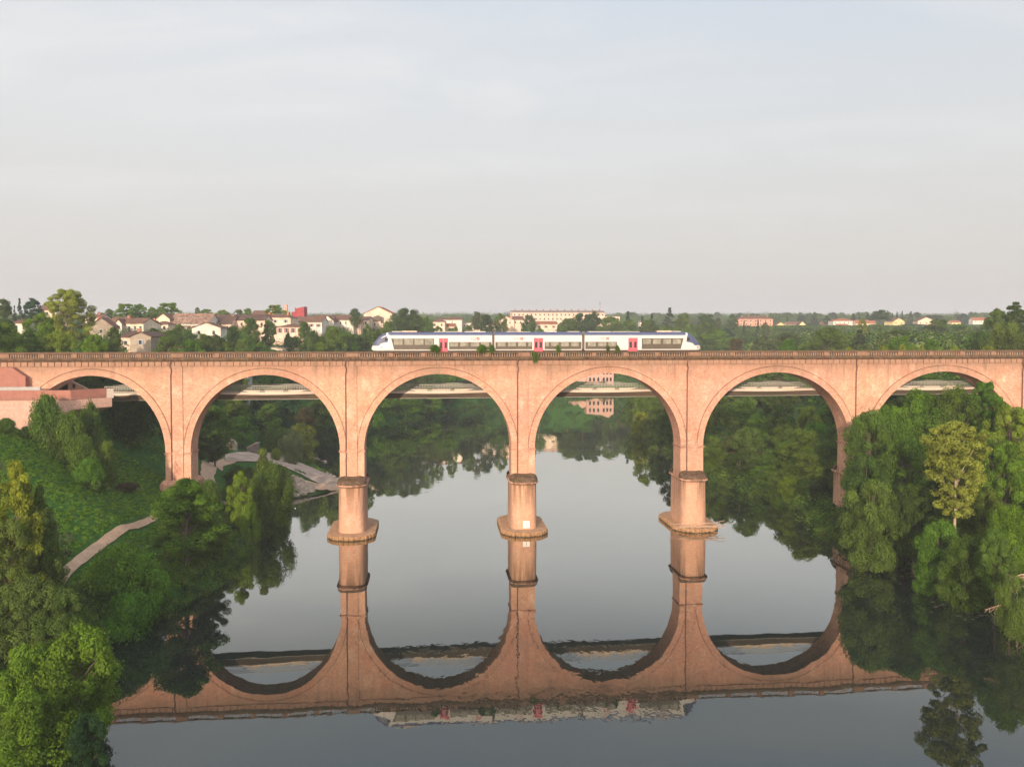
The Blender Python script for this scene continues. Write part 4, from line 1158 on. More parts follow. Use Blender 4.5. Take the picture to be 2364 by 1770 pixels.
# garden wall under the pink villa
ga, gb_ = W(564, 779, 340), W(655, 777, 340)
gw = empty('garden_wall', ((ga.x + gb_.x) / 2, 340, ga.z), 0, 'pale pink garden wall below the low pink villa', 'wall')
hw = (gb_.x - ga.x) / 2
m = MB(); m.box(-hw, hw, 0, .4, -3, 1.1); m.build('wall_face', WALLS['pink'], gw)
m = MB(); m.box(-hw - .1, hw + .1, -.08, .48, 1.101, 1.22); m.build('wall_coping', WALLS['white'], gw)
# meadow fence seen through the first arch
ff = empty('field_fence', W(190, 884, 215), 0, 'brown post and rail fence in the meadow behind the first arch', 'fence')
for k in range(7):
    m = MB(); m.box(-6 + k * 2.1, -5.85 + k * 2.1, 0, .12, -2.5, 1.3); m.build('post', M['bark'], ff)
for z in (.25, .75, 1.15):
    m = MB(); m.box(-6.2, 7, -.06, -.002, z, z + .1); m.build('rail', M['bark'], ff)
# poles on the skyline
for px, y0, y1, Y, lab in ((1277, 732, 768, 560, 'thin wooden utility pole beside the cream two-storey house'), (1216, 748, 768, 560, 'short grey utility pole left of the cream two-storey house'), (636, 795, 802, 340, 'small aerial mast on the low cream building')):
    a, b = W(px, y1, Y), W(px, y0, Y)
    r = empty('utility_pole', a, 0, lab, 'pole')
    m = MB(); m.tube([(0, 0, -2), (0, 0, b.z - a.z)], .12, 6); m.build('post', M['bark'], r)
    m = MB(); m.box(-.6, .6, -.05, .05, b.z - a.z - .4, b.z - a.z - .3); m.build('crossarm', M['bark'], r)
# bare pole trunks in the wood behind the fifth arch
for k, (px, y0, y1) in enumerate(((1843, 1008, 1046), (1849, 1000, 1046), (1857, 1018, 1040))):
    a, b = W(px, y1, 196), W(px, y0, 196)
    r = empty('dead_trunk', a, 0, ('short bare pale trunk, leftmost of three snags behind the fifth arch', 'tallest bare pale trunk with a tufted top behind the fifth arch', 'thin bare pale trunk, rightmost of three snags behind the fifth arch')[k], 'dead tree')
    m = MB(); m.tube([(0, 0, -3), (.1, 0, (b.z - a.z) * .5), (-.1 + .2 * k, 0, b.z - a.z)], [.22, .18, .12], 6); m.build('trunk', M['bark_pale'], r)
# ------------------------------------------------------------------ trees
def unit(n):
    v = rng.normal(size=(n, 3)); return v / np.linalg.norm(v, axis=1)[:, None]
def leaf_quads(P, Nn, size, fold=.0):
    """one rhombic leaf spray per point, facing Nn"""
    n = len(P)
    r = unit(n); U = np.cross(Nn, r); U /= np.linalg.norm(U, axis=1)[:, None] + 1e-9
    V = np.cross(Nn, U)
    s = (size * rng.uniform(.55, 1.25, n))[:, None] if np.isscalar(size) else (size * rng.uniform(.6, 1.25, n))[:, None]
    v = np.stack([P - U * s * .62, P - V * s * .36 + Nn * s * .10, P + U * s * .62, P + V * s * .36 + Nn * s * .10], 1).reshape(-1, 3)
    f = np.arange(4 * n).reshape(-1, 4)
    return v, f
ENV = {
    'broad': lambda u: np.sqrt(np.clip(1 - ((u - .42) / .60) ** 2, 0, 1)) ** .8,
    'airy': lambda u: np.sqrt(np.clip(1 - ((u - .45) / .58) ** 2, 0, 1)),
    'oval': lambda u: np.clip(np.sin(pi * np.clip(u * .93 + .07, 0, 1)), 0, 1) ** .6,
    'poplar': lambda u: np.interp(u, [0, .1, .3, .6, .85, 1], [.5, .85, 1, .9, .6, .15]),
    'aspen': lambda u: np.interp(u, [0, .2, .5, .78, .92, 1], [.40, .55, .85, 1, .75, .2]),
    'spire': lambda u: np.interp(u, [0, .2, .5, .8, 1], [.8, 1, .75, .38, .04]),
    'bush': lambda u: np.sqrt(np.clip(1 - u ** 2, 0, 1)) ** .8,
    'spruce': lambda u: np.clip(1.0 - u, .03, 1) ** .85,
    'cedar': lambda u: np.interp(u, [0, .3, .6, .85, 1], [.75, 1, .85, .55, .25]),
    'pine': lambda u: np.sqrt(np.clip(1 - (u * .98) ** 2, 0, 1)) ** .7,
    'willow': lambda u: np.sqrt(np.clip(1 - ((u - .4) / .62) ** 2, 0, 1)) ** .7,
}
#        height radius crown-base clumps clump-r
SPEC = {
    'broad': (12, 5.0, .06, 84, .23), 'airy': (15, 5.5, .08, 110, .165), 'oval': (13, 4.0, .04, 76, .24), 'poplar': (16, 3.6, .08, 130, .20),
    'aspen': (15, 4.2, .06, 170, .17), 'spire': (10, 2.6, .04, 46, .27), 'bush': (5, 4.5, .0, 46, .27), 'spruce': (14, 3.4, .06, 70, .20), 'cedar': (15, 6.5, .18, 84, .19),
    'pine': (12, 6.0, .48, 44, .26), 'willow': (10, 5.0, .03, 64, .25)}
LOD = {'hi': (34000, .235), 'md': (13000, .34), 'lo': (3000, .62)}
def crown_points(kind, n, size):
    h, R, cb, nc, cr = SPEC[kind]
    u = rng.uniform(0, 1, nc) ** (.85 if kind != 'bush' else .8)
    if kind == 'cedar': u = np.round(u * 7) / 7 + rng.normal(0, .03, nc)
    u = np.clip(u, 0, 1)
    th = rng.uniform(0, 2 * pi, nc)
    e = ENV[kind](u)
    rr = np.sqrt(rng.uniform(.10, 1, nc)) * np.clip(e - cr * .55, .02, 1)
    wob = 1 + .16 * np.sin(3 * th + rng.uniform(0, 6)) + .10 * np.sin(5 * th + 9 * u)
    H = h * (1 - cb)
    C = np.stack([R * rr * wob * np.cos(th), R * rr * wob * np.sin(th), h * cb + H * (cr * .3 + u * (1 - cr * .62))], 1)
    crr = R * cr * rng.uniform(.7, 1.35, nc) * (.6 + .4 * np.clip(e, .2, 1))
    if kind == 'spruce': crr *= .8
    k = rng.integers(0, nc, n)
    d = unit(n)
    rad = rng.uniform(.35, 1, n) ** .45
    flat = {'cedar': .50, 'pine': .5, 'spruce': .5, 'broad': .76, 'airy': .8}.get(kind, .8)
    off = d * (crr[k] * rad)[:, None] * np.array([1, 1, flat])
    if kind == 'willow': off[:, 2] = off[:, 2] * 1.2 - np.abs(rng.normal(0, .5, n)) * crr[k] * .8
    P = C[k] + off
    # sprigs thrown past the clumps for a ragged outline
    j = rng.random(n) < .10
    P[j] += d[j] * (crr[k[j]] * rng.uniform(.05, .40, j.sum()))[:, None]
    Nn = d * .9 + unit(n) * .65 + np.array([0, 0, .55])
    if kind == 'willow': Nn[:, 2] *= .3
    if kind == 'spruce': Nn += np.array([0, 0, .3])
    Nn /= np.linalg.norm(Nn, axis=1)[:, None]
    cv = rng.uniform(.22, .78, nc)
    var = np.clip(cv[k] + rng.normal(0, .14, n), 0, 1)
    return P, Nn, var, C
def trunk_geo(kind, C, lod):
    h, R, cb, nc, cr = SPEC[kind]
    m = MB(); r0 = .017 * h + .05
    if kind in ('poplar', 'aspen'): r0 = .17
    if kind == 'bush': r0 *= .5
    top = {'pine': .75, 'bush': .5}.get(kind, .86) * h
    nseg = 6 if lod != 'lo' else 3
    pts = [(.18 * sin(z * .5) * (z / h), .15 * cos(z * .7) * (z / h), z) for z in np.linspace(-2.5, top, nseg)]
    m.tube(pts, list(np.linspace(r0 * 1.25, r0 * .18, nseg)), 6 if lod != 'lo' else 4)
    if lod != 'lo':
        for q in rng.permutation(len(C))[:16 if lod == 'hi' else 9]:
            c = C[q]; z0 = max(.4, c[2] * rng.uniform(.45, .75)); z0 = min(z0, top * .95)
            a = Vector((0, 0, z0)); b = Vector(c)
            mid = a.lerp(b, .5) + Vector((0, 0, .08 * (b - a).length))
            m.tube([a, mid, b], [r0 * .38, r0 * .24, r0 * .08], 4, cap=False)
    return m
PROTO = {}
def proto(kind, lod, k, pale=False):
    key = (kind, lod, k, pale)
    if key not in PROTO:
        n, s = LOD[lod]
        h, R = SPEC[kind][:2]
        n = int(n * min(1.5, max(.45, (h * R) / 60)))
        P, Nn, var, C = crown_points(kind, n, s)
        if kind == 'airy': s *= 1.1
        v, f = leaf_quads(P, Nn, s)
        t = trunk_geo(kind, C, lod)
        bark = M['bark_pale'] if pale else M['bark']
        if lod == 'lo':
            nv = len(v)
            tv = np.array(t.v); tf = np.array([q for q in t.f if len(q) == 4]) + nv
            me = np_mesh('crown', np.vstack([v, tv]), np.vstack([f, tf]), [M['leaf'], bark], {'var': ('FLOAT', np.concatenate([var, np.zeros(len(tf))]))}, np.concatenate([np.zeros(len(f)), np.ones(len(tf))]))
            PROTO[key] = (me, None)
        else:
            PROTO[key] = (np_mesh('crown', v, f, M['leaf'], {'var': ('FLOAT', var)}), t.mesh('trunk', bark, True))
    return PROTO[key]
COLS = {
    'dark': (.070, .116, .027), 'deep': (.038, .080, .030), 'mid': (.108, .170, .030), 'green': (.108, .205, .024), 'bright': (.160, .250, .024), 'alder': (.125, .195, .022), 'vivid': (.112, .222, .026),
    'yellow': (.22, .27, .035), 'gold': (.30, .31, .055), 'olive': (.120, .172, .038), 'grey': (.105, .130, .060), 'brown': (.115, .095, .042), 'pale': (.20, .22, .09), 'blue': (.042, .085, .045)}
NAMES = {'broad': 'broadleaf_tree', 'airy': 'plane_tree', 'oval': 'leafy_tree', 'poplar': 'poplar_tree', 'aspen': 'poplar_tree', 'spire': 'young_poplar_tree', 'bush': 'shrub', 'spruce': 'spruce_tree', 'cedar': 'cedar_tree', 'pine': 'umbrella_pine', 'willow': 'willow_tree'}
tree_n = 0
def tree(kind, px, Y, top, wpx, col, lod, label, base=None, lean=0, pale=False, group=None, zbase=None):
    global tree_n
    tree_n += 1
    if zbase is None and base is None and Y > 158:
        Hm = 8 if kind == 'bush' else 17 if Y < 300 else 21
        Y0 = Y
        while Y < Y0 * 2.2 and W(px, top, Y).z - gz(W(px, top, Y).x, Y) > Hm: Y += 6
    tp = W(px, top, Y)
    zb = zbase if zbase is not None else (W(px, base, Y).z if base else gz(tp.x, Y))
    h, R, cb = SPEC[kind][:3]
    H = max(1.5, tp.z - zb); w = wpx * Y / F / 2
    me, tm = proto(kind, lod, tree_n % (4 if lod == 'hi' else 3), pale)
    rs = random.Random(tree_n * 13)
    sx, sz = w / (R * .98), H / (h * .98)
    kz = 1.0
    if kind in ('broad', 'airy', 'oval', 'willow', 'cedar') and sz > (1.3 if Y > 170 else 1.45) * sx and zbase is None and not base:
        H2 = (1.3 if Y > 170 else 1.45) * sx * h * .98; z2 = tp.z - H2; sz = H2 / (h * .98)
        kz = 1 + (z2 - zb) / sz / (.86 * h); zb = z2          # the trunk alone reaches down to the ground
    c = COLS[col]; j = rs.uniform(.88, 1.14)
    colr = (c[0] * j * rs.uniform(.9, 1.1), c[1] * j, c[2] * j * rs.uniform(.9, 1.1), 1)
    cat = 'shrub' if kind == 'bush' else 'tree'
    if tm is None:
        r = put(NAMES[kind], me, None, (tp.x, Y, zb), rs.uniform(0, 6.28), (sx, sx, sz)); r.color = colr
    else:
        r = empty(NAMES[kind], (tp.x, Y, zb), rs.uniform(0, 6.28)); r.scale = (sx, sx, sz)
        if lean: r.rotation_euler = (0, radians(lean), rs.uniform(-.4, .4))
        tk = put('trunk', tm, r, (0, 0, (1 - kz) * .86 * h)); tk.scale = (1, 1, kz); cr = put('crown', me, r); cr.color = colr
    return tag(r, label, cat, group)
T = tree
g1 = 'trees on the village skyline'
# --- left, among the houses above the parapet
T('pine', 6, 300, 691, 44, 'dark', 'md', 'dark rounded pine cut by the left edge above the houses')
T('spruce', 45, 320, 686, 26, 'blue', 'md', 'tall dark spruce left of the cedar near the left edge')
T('spruce', 33, 325, 703, 18, 'deep', 'md', 'smaller dark spruce hugging the tall one near the left edge')
T('cedar', 75, 290, 688, 54, 'blue', 'md', 'dark layered cedar left of the tall plane tree')
T('broad', 12, 230, 735, 60, 'dark', 'md', 'dark broad tree behind the parapet at the left edge')
T('broad', 32, 200, 768, 76, 'green', 'md', 'low green tree over the parapet at the left edge')
T('broad', 90, 205, 722, 76, 'bright', 'hi', 'bright green tree on the left shoulder of the tall plane tree')
T('airy', 152, 195, 668, 112, 'yellow', 'hi', 'tall airy sunlit plane tree rising above every roof on the left', pale=True)
T('broad', 130, 188, 765, 90, 'yellow', 'hi', 'low bright green foliage at the foot of the tall plane tree')
T('broad', 218, 190, 770, 60, 'bright', 'hi', 'low bright yellow-green tree right of the plane tree, over the parapet')
T('oval', 262, 205, 753, 50, 'dark', 'md', 'dark oval tree between the plane tree and the grey gabled house')
T('broad', 232, 430, 720, 26, 'mid', 'lo', 'small green tree behind the pinkish far house', group=g1)
T('broad', 252, 430, 713, 26, 'mid', 'lo', 'rounded green tree left of the skyline plane trees', group=g1)
T('airy', 292, 380, 699, 54, 'bright', 'md', 'broad light green plane tree behind the white dormered house', group=g1)
T('airy', 322, 385, 701, 36, 'bright', 'md', 'light green plane tree touching its wider neighbour behind the cream house', group=g1)
T('airy', 352, 400, 708, 32, 'bright', 'md', 'low light green skyline tree above the peach hipped house', group=g1)
T('airy', 386, 390, 697, 62, 'bright', 'md', 'spreading yellow-green tree above the peach gable end', group=g1)
T('airy', 456, 420, 709, 14, 'olive', 'lo', 'small thin tree above the mottled roof', group=g1)
T('airy', 476, 420, 713, 34, 'bright', 'lo', 'low yellowish tree behind the right end of the mottled roof', group=g1)
T('airy', 514, 420, 715, 36, 'bright', 'lo', 'low yellowish skyline tree above the deep dark roof', group=g1)
T('airy', 552, 420, 714, 24, 'olive', 'lo', 'narrow olive tree above the long pink house', group=g1)
T('airy', 572, 420, 711, 24, 'bright', 'lo', 'fluffy light green tree left of the far brown roof', group=g1)
T('airy', 632, 430, 702, 44, 'bright', 'md', 'yellow-green tree in front of the drum tower', group=g1)
T('broad', 660, 420, 716, 30, 'bright', 'lo', 'low yellow-green tree at the foot of the slim tower', group=g1)
T('broad', 352, 285, 757, 40, 'green', 'md', 'green bushy tree below the hipped peach house')
T('broad', 395, 282, 762, 46, 'mid', 'md', 'mid green tree below the long white row house')
T('oval', 415, 290, 746, 36, 'mid', 'md', 'rounded dark green tree before the white row house')
T('broad', 440, 270, 768, 44, 'dark', 'md', 'dark tree left of the white bungalow gable')
T('broad', 536, 275, 752, 40, 'dark', 'md', 'dark tree right of the white bungalow gable')
T('broad', 578, 288, 734, 50, 'mid', 'md', 'dark spreading tree in front of the long pink house')
T('airy', 620, 284, 738, 38, 'mid', 'md', 'loose green tree left of the low pink villa')
T('bush', 664, 275, 769, 20, 'dark', 'md', 'clipped dark ball shrub under the low pink villa')
T('broad', 702, 295, 743, 36, 'mid', 'md', 'flat-topped dark green tree right of the pink villa')
T('broad', 724, 262, 763, 24, 'dark', 'md', 'small dark tree below the long white house')
T('broad', 770, 300, 752, 66, 'mid', 'md', 'wide green hedge-like tree below the white barn-like house')
T('broad', 819, 420, 712, 30, 'dark', 'md', 'round dark tree on the skyline left of the big cream gable', group=g1)
T('oval', 848, 300, 746, 26, 'mid', 'md', 'small green tree in front of the low cream house')
T('broad', 940, 300, 710, 86, 'dark', 'hi', 'large dark domed tree between the big cream gable and the train')
T('broad', 898, 280, 742, 50, 'mid', 'md', 'green tree under the left side of the large domed tree')
T('broad', 985, 330, 731, 40, 'mid', 'md', 'green tree on the right side of the large domed tree')
# slope below the village, over the parapet
for px, w, top, c, lab in ((385, 66, 776, 'mid', 'round green shrub over the parapet below the peach hipped house'), (440, 78, 784, 'green', 'green shrub over the parapet right of the pink shed'), (500, 70, 772, 'dark', 'dark dense tree over the parapet below the bungalow gable'), (560, 44, 783, 'olive', 'paler olive shrub over the parapet left of the low cream building'), (520, 50, 788, 'mid', 'low shrub filling the parapet line left of the olive shrub'), (600, 44, 788, 'mid', 'shrub on the slope under the garden wall'), (700, 30, 796, 'dark', 'dark shrub right of the low cream building'), (715, 56, 778, 'olive', 'olive bush right of the low cream building'), (758, 64, 768, 'mid', 'tall green bush below the white barn-like house'), (800, 70, 766, 'green', 'tall green bush left of the train nose'), (838, 56, 772, 'dark', 'dark bush beside the train nose'), (870, 50, 760, 'mid', 'green bush above the cab of the train'), (470, 40, 770, 'mid', 'narrow green tree left of the dark dense one'), (738, 36, 790, 'bright', 'small light green shrub over the parapet left of the train')):
    T('broad', px, 235 if top > 770 else 255, top, w, c, 'md', lab)
# behind the train
T('broad', 1012, 335, 752, 26, 'mid', 'md', 'low tree beneath the hipped house behind the train')
T('broad', 1042, 330, 757, 30, 'mid', 'md', 'green bush left of the blank white house')
T('bush', 1052, 325, 755, 16, 'bright', 'md', 'small light ball shrub below the blank white house')
T('broad', 1080, 330, 750, 32, 'mid', 'md', 'green tree below the flat-roofed extension')
T('broad', 1101, 480, 719, 30, 'grey', 'md', 'greyish tall tree on the skyline behind the open shed')
T('broad', 1122, 470, 726, 40, 'dark', 'md', 'dark round tree right of the greyish skyline tree')
T('broad', 1157, 480, 723, 36, 'mid', 'md', 'domed green skyline tree left of the tall pink gable')
T('broad', 1222, 345, 727, 38, 'dark', 'md', 'dark tree between the tall peach house and the cream one')
T('bush', 1222, 322, 752, 14, 'bright', 'md', 'small bright shrub left of the cream two-storey house')
T('broad', 1246, 325, 757, 30, 'green', 'md', 'low green hedge in front of the cream two-storey house')
T('broad', 1310, 330, 735, 62, 'mid', 'hi', 'green tree right of the cream two-storey house')
T('broad', 1345, 350, 722, 70, 'dark', 'hi', 'large dark tree in front of the apartment block')
T('oval', 1372, 345, 716, 50, 'dark', 'md', 'tall dark tree hiding the right of the apartment block')
T('broad', 1410, 330, 731, 66, 'mid', 'hi', 'green tree in front of the low pink end block')
T('spruce', 1450, 400, 716, 44, 'blue', 'md', 'dark pointed conifer right of the apartment block')
T('broad', 1450, 340, 738, 60, 'mid', 'md', 'broad green tree below the dark pointed conifer')
T('spruce', 1483, 420, 728, 30, 'deep', 'md', 'small dark conifer above the right car of the train')
T('broad', 1497, 360, 738, 56, 'mid', 'md', 'green tree above the right car of the train')
T('spruce', 1505, 470, 722, 34, 'blue', 'md', 'bluish conifer left of the tallest conifer')
T('spruce', 1546, 420, 708, 46, 'deep', 'md', 'tallest dark conifer above the right end of the train')
T('broad', 1578, 400, 724, 44, 'olive', 'md', 'olive brown domed tree right of the tallest conifer')
T('broad', 1545, 320, 752, 70, 'mid', 'md', 'green tree mass over the right cab of the train')
T('broad', 1590, 330, 748, 50, 'olive', 'md', 'olive tree right behind the right cab')
T('pine', 1632, 560, 726, 52, 'dark', 'md', 'wide flat-domed pine on the right skyline')
T('broad', 1632, 420, 742, 60, 'mid', 'md', 'green tree below the wide flat-domed pine')
T('broad', 1658, 570, 733, 18, 'grey', 'md', 'small greyish tree right of the flat-domed pine')
T('cedar', 1690, 500, 725, 34, 'dark', 'md', 'dark cedar left of the salmon apartments')
T('spruce', 1718, 560, 737, 20, 'blue', 'md', 'pointed tree before the left of the salmon apartments')
T('spruce', 1750, 560, 736, 22, 'blue', 'md', 'pointed tree before the middle of the salmon apartments')
T('oval', 1768, 560, 742, 22, 'grey', 'md', 'greyish tree before the right of the salmon apartments')
T('broad', 1645, 235, 760, 74, 'bright', 'hi', 'large bright green domed tree just right of the train nose')
T('broad', 1701, 260, 781, 48, 'brown', 'md', 'olive brown feathery tree over the parapet right of the bright dome')
T('bush', 1735, 215, 796, 26, 'yellow', 'md', 'small yellow-green shrub on the parapet line right of the bright dome')
T('broad', 1760, 290, 775, 66, 'grey', 'md', 'grey-green tree above the small yellow-green shrub')
T('broad', 1820, 340, 766, 76, 'grey', 'md', 'wide greyish pink-tinged tree over the parapet')
T('broad', 1822, 250, 783, 56, 'green', 'md', 'deep green tree in front of the wide greyish one')
T('bush', 1856, 220, 794, 40, 'yellow', 'md', 'yellow-green shrub on the parapet above the fifth arch')
T('broad', 1912, 300, 756, 90, 'olive', 'hi', 'large olive dome of leaves above the fifth arch')
T('spruce', 1818, 850, 727, 12, 'deep', 'lo', 'slender dark spruce alone on the right skyline')
T('spruce', 1880, 850, 728, 24, 'blue', 'lo', 'dark bushy conifer on the skyline left of the villa roofs')
T('cedar', 1909, 850, 729, 20, 'blue', 'lo', 'little dark cedar on the skyline above the long brown roof')
T('spruce', 1931, 860, 728, 14, 'blue', 'lo', 'thin bluish conifer above the white-walled villa')
T('spruce', 1970, 850, 722, 24, 'blue', 'lo', 'pointed dark conifer right of the white-walled villa')
T('spruce', 1984, 860, 727, 9, 'deep', 'lo', 'tiny spike of a conifer above the long red roof')
T('spruce', 2003, 850, 719, 18, 'blue', 'lo', 'tall conifer left of the umbrella pine')
T('pine', 2030, 700, 716, 50, 'dark', 'md', 'big dark umbrella pine on the right skyline', base=762)
for k, (px, top) in enumerate(((2049, 716), (2060, 721), (2071, 718), (2083, 717))):
    T('spruce', px, 900, top, 14, 'blue', 'lo', ('first dark spruce right of the umbrella pine', 'second, lower spruce right of the umbrella pine', 'spruce above the creamy gabled house', 'tall spruce right of the creamy gabled house')[k])
T('spruce', 2103, 900, 717, 22, 'blue', 'lo', 'stout dark spruce between the two gabled houses')
T('spruce', 2119, 900, 723, 18, 'grey', 'lo', 'greyer conifer just left of the larger peach gable')
T('broad', 2155, 900, 727, 66, 'dark', 'md', 'rounded dark tree behind the larger peach gable')
T('broad', 2190, 880, 731, 30, 'mid', 'lo', 'small skyline tree right of the larger peach gable')
T('cedar', 1992, 450, 736, 26, 'yellow', 'md', 'bright yellow-green feathery tree below the long red roof')
T('broad', 2020, 600, 748, 60, 'mid', 'md', 'mid green tree below the umbrella pine')
T('broad', 2080, 600, 753, 60, 'mid', 'md', 'green tree below the creamy gabled house')
T('broad', 2140, 560, 754, 60, 'blue', 'md', 'bluish green tree below the larger peach gable')
T('spruce', 1985, 310, 758, 78, 'grey', 'hi', 'greyish feathery conifer over the parapet')
T('broad', 2075, 330, 762, 90, 'mid', 'md', 'broad green tree over the parapet above the sixth arch')
T('broad', 2080, 250, 776, 86, 'green', 'hi', 'deep green tree low over the parapet above the sixth arch')
T('broad', 2150, 240, 782, 60, 'green', 'md', 'green tree low over the parapet, right of the deep green one')
T('broad', 2167, 420, 737, 66, 'olive', 'md', 'tall olive domed tree on the right hillside')
T('broad', 2235, 400, 764, 70, 'mid', 'md', 'mid green tree on the right hillside left of the dark one')
T('broad', 2215, 470, 748, 60, 'mid', 'md', 'green tree below the small yellow house')
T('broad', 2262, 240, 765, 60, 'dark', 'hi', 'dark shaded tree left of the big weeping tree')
T('willow', 2322, 215, 742, 96, 'olive', 'hi', 'big weeping olive green tree at the right edge over the parapet')
T('oval', 2302, 270, 710, 62, 'olive', 'hi', 'tall rounded olive tree left of the great cedar')
T('cedar', 2345, 245, 697, 66, 'dark', 'hi', 'great dark layered cedar at the right edge')
T('broad', 2284, 500, 738, 40, 'mid', 'md', 'green tree on the crest left of the great cedar')
for px, w, top, lab in ((2040, 26, 798, 'first of the yellow-green shrubs over the sixth arch'), (2084, 20, 796, 'pointed pale shrub over the sixth arch'), (2106, 14, 800, 'narrow yellow-green shrub over the crown of the sixth arch'), (2130, 10, 798, 'spiky little yellow-green shrub over the sixth arch'), (2204, 30, 799, 'yellow-green shrub on the parapet left of the dark shaded tree'), (2280, 32, 798, 'yellow-green shrub on the parapet below the weeping tree'), (1960, 24, 801, 'low yellow-green shrub on the parapet above the fifth pier')):
    T('bush', px, 200, top, w, 'yellow', 'md', lab, base=822)
# --- right bank behind the viaduct, through the fourth and fifth arches
for px, Y, top, w, c, k, lab in (
    (1462, 325, 905, 46, 'olive', 'broad', 'olive tree leaning over the water at the left end of the right-bank wood'),
    (1490, 300, 885, 64, 'mid', 'broad', 'tall green tree in the fourth arch beside the far water'),
    (1478, 290, 950, 48, 'yellow', 'broad', 'yellow-green tree low on the water in the fourth arch'),
    (1530, 275, 885, 66, 'mid', 'broad', 'green tree close behind the left side of the fourth pier'),
    (1520, 262, 955, 58, 'olive', 'broad', 'olive tree at the waterline left of the fourth pier'),
    (1556, 250, 930, 60, 'dark', 'broad', 'dark tree behind the fourth pier'),
    (1640, 300, 862, 70, 'olive', 'broad', 'olive tree above the footbridge at the left of the fifth arch'),
    (1705, 300, 850, 60, 'dark', 'broad', 'dark bare-branched tree above the footbridge in the fifth arch'),
    (1770, 290, 856, 80, 'mid', 'broad', 'green tree above the footbridge in the middle of the fifth arch'),
    (1840, 280, 858, 70, 'mid', 'broad', 'green tree above the footbridge at the right of the fifth arch'),
    (1610, 262, 905, 76, 'mid', 'broad', 'green tree right behind the fourth pier under the footbridge'),
    (1665, 232, 938, 84, 'olive', 'willow', 'large drooping olive tree in the left half of the fifth arch'),
    (1640, 225, 1000, 60, 'mid', 'broad', 'mid green tree low beside the fourth pier'),
    (1720, 250, 915, 76, 'mid', 'broad', 'green tree high in the middle of the fifth arch'),
    (1705, 214, 1000, 88, 'brown', 'broad', 'dark brownish tree overhanging the water in the fifth arch'),
    (1655, 214, 1075, 44, 'gold', 'bush', 'golden shrub at the waterline right of the fourth pier'),
    (1752, 228, 955, 62, 'green', 'broad', 'fresh green tree in the middle of the fifth arch'),
    (1790, 240, 905, 80, 'dark', 'broad', 'dark tree under the footbridge in the right half of the fifth arch'),
    (1808, 215, 960, 56, 'mid', 'oval', 'pointed green tree right of the fresh green one'),
    (1868, 212, 938, 62, 'yellow', 'broad', 'sunlit yellow-green tree top in the right of the fifth arch'),
    (1885, 200, 975, 80, 'green', 'broad', 'green tree beneath the sunlit yellow-green top'),
    (1800, 197, 1035, 84, 'mid', 'broad', 'mid green tree behind the bare pale trunks'),
    (1865, 187, 1030, 84, 'green', 'broad', 'broad green tree low in the right of the fifth arch'),
    (1760, 196, 1075, 66, 'green', 'broad', 'green tree hanging over the water in the fifth arch'),
    (1795, 182, 1090, 66, 'olive', 'broad', 'olive tree at the waterline in the fifth arch'),
    (1822, 178, 1095, 56, 'bright', 'broad', 'bright green patch of foliage at the water in the fifth arch'),
    (1875, 176, 1090, 80, 'dark', 'broad', 'dark foliage at the water left of the fifth pier'),
    (1912, 168, 1160, 60, 'green', 'bush', 'low green bank shrub at the foot of the fifth pier'),
    (1945, 158, 1175, 60, 'green', 'bush', 'grassy green shrub in front of the fifth pier foot')):
    T(k, px, Y, top, w, c, 'hi' if Y < 240 else 'md', lab)
# sixth arch
T('broad', 2085, 200, 862, 100, 'dark', 'hi', 'dark glossy tree seen through the sixth arch above the footbridge')
T('broad', 2150, 195, 868, 90, 'mid', 'hi', 'green tree seen through the right of the sixth arch')
T('broad', 2010, 195, 895, 70, 'dark', 'md', 'dark tree low in the left of the sixth arch')
# --- right bank in front of the viaduct
for px, Y, top, w, c, k, lab in (
    (2010, 148, 948, 130, 'mid', 'broad', 'green tree hiding the foot of the fifth pier'),
    (2055, 150, 935, 110, 'green', 'broad', 'green crown overlapping the left of the sixth arch'),
    (2130, 152, 895, 130, 'green', 'broad', 'tall green crown covering the footbridge in the sixth arch'),
    (2215, 150, 890, 120, 'mid', 'broad', 'tall green crown in the right of the sixth arch'),
    (2275, 148, 880, 86, 'green', 'airy', 'leafy branch tips reaching over the right end of the sixth arch'),
    (2335, 140, 932, 120, 'yellow', 'airy', 'sunlit yellow-green tree at the right edge below the viaduct'),
    (2000, 136, 1050, 110, 'dark', 'broad', 'dark green tree low over the water right of the fifth pier'),
    (2010, 130, 1105, 140, 'olive', 'broad', 'sunlit olive tree low over the water, leftmost of the near right bank'),
    (2090, 138, 1010, 130, 'mid', 'broad', 'shaded green tree left of the pale poplar'),
    (2110, 128, 1110, 110, 'dark', 'broad', 'dark tree in the shade below the green crowns'),
    (2260, 134, 1000, 110, 'mid', 'broad', 'mid green tree behind the pale poplar'),
    (2320, 128, 1020, 130, 'green', 'airy', 'green leafy tree right of the pale poplar'),
    (2170, 118, 1200, 120, 'green', 'broad', 'fresh green tree at the water under the pale poplar'),
    (2225, 124, 1090, 120, 'olive', 'broad', 'olive foliage wrapping the trunk of the pale poplar'),
    (2270, 120, 1120, 110, 'mid', 'broad', 'dark rounded tree right of the poplar trunk'),
    (2230, 112, 1235, 124, 'mid', 'broad', 'rounded tree touching the water on the near right bank'),
    (2335, 108, 1165, 120, 'bright', 'willow', 'bright feathery drooping tree at the right edge'),
    (2300, 106, 1220, 90, 'mid', 'broad', 'shaded green foliage left of the bright feathery tree'),
    (2350, 98, 1330, 100, 'olive', 'willow', 'lowest hanging foliage at the right edge over the water')):
    T(k, px, Y, top, w, c, 'hi', lab)
T('aspen', 2208, 118, 968, 150, 'gold', 'hi', 'pale gold-green poplar with a visible white trunk on the right bank', base=1222, pale=True)
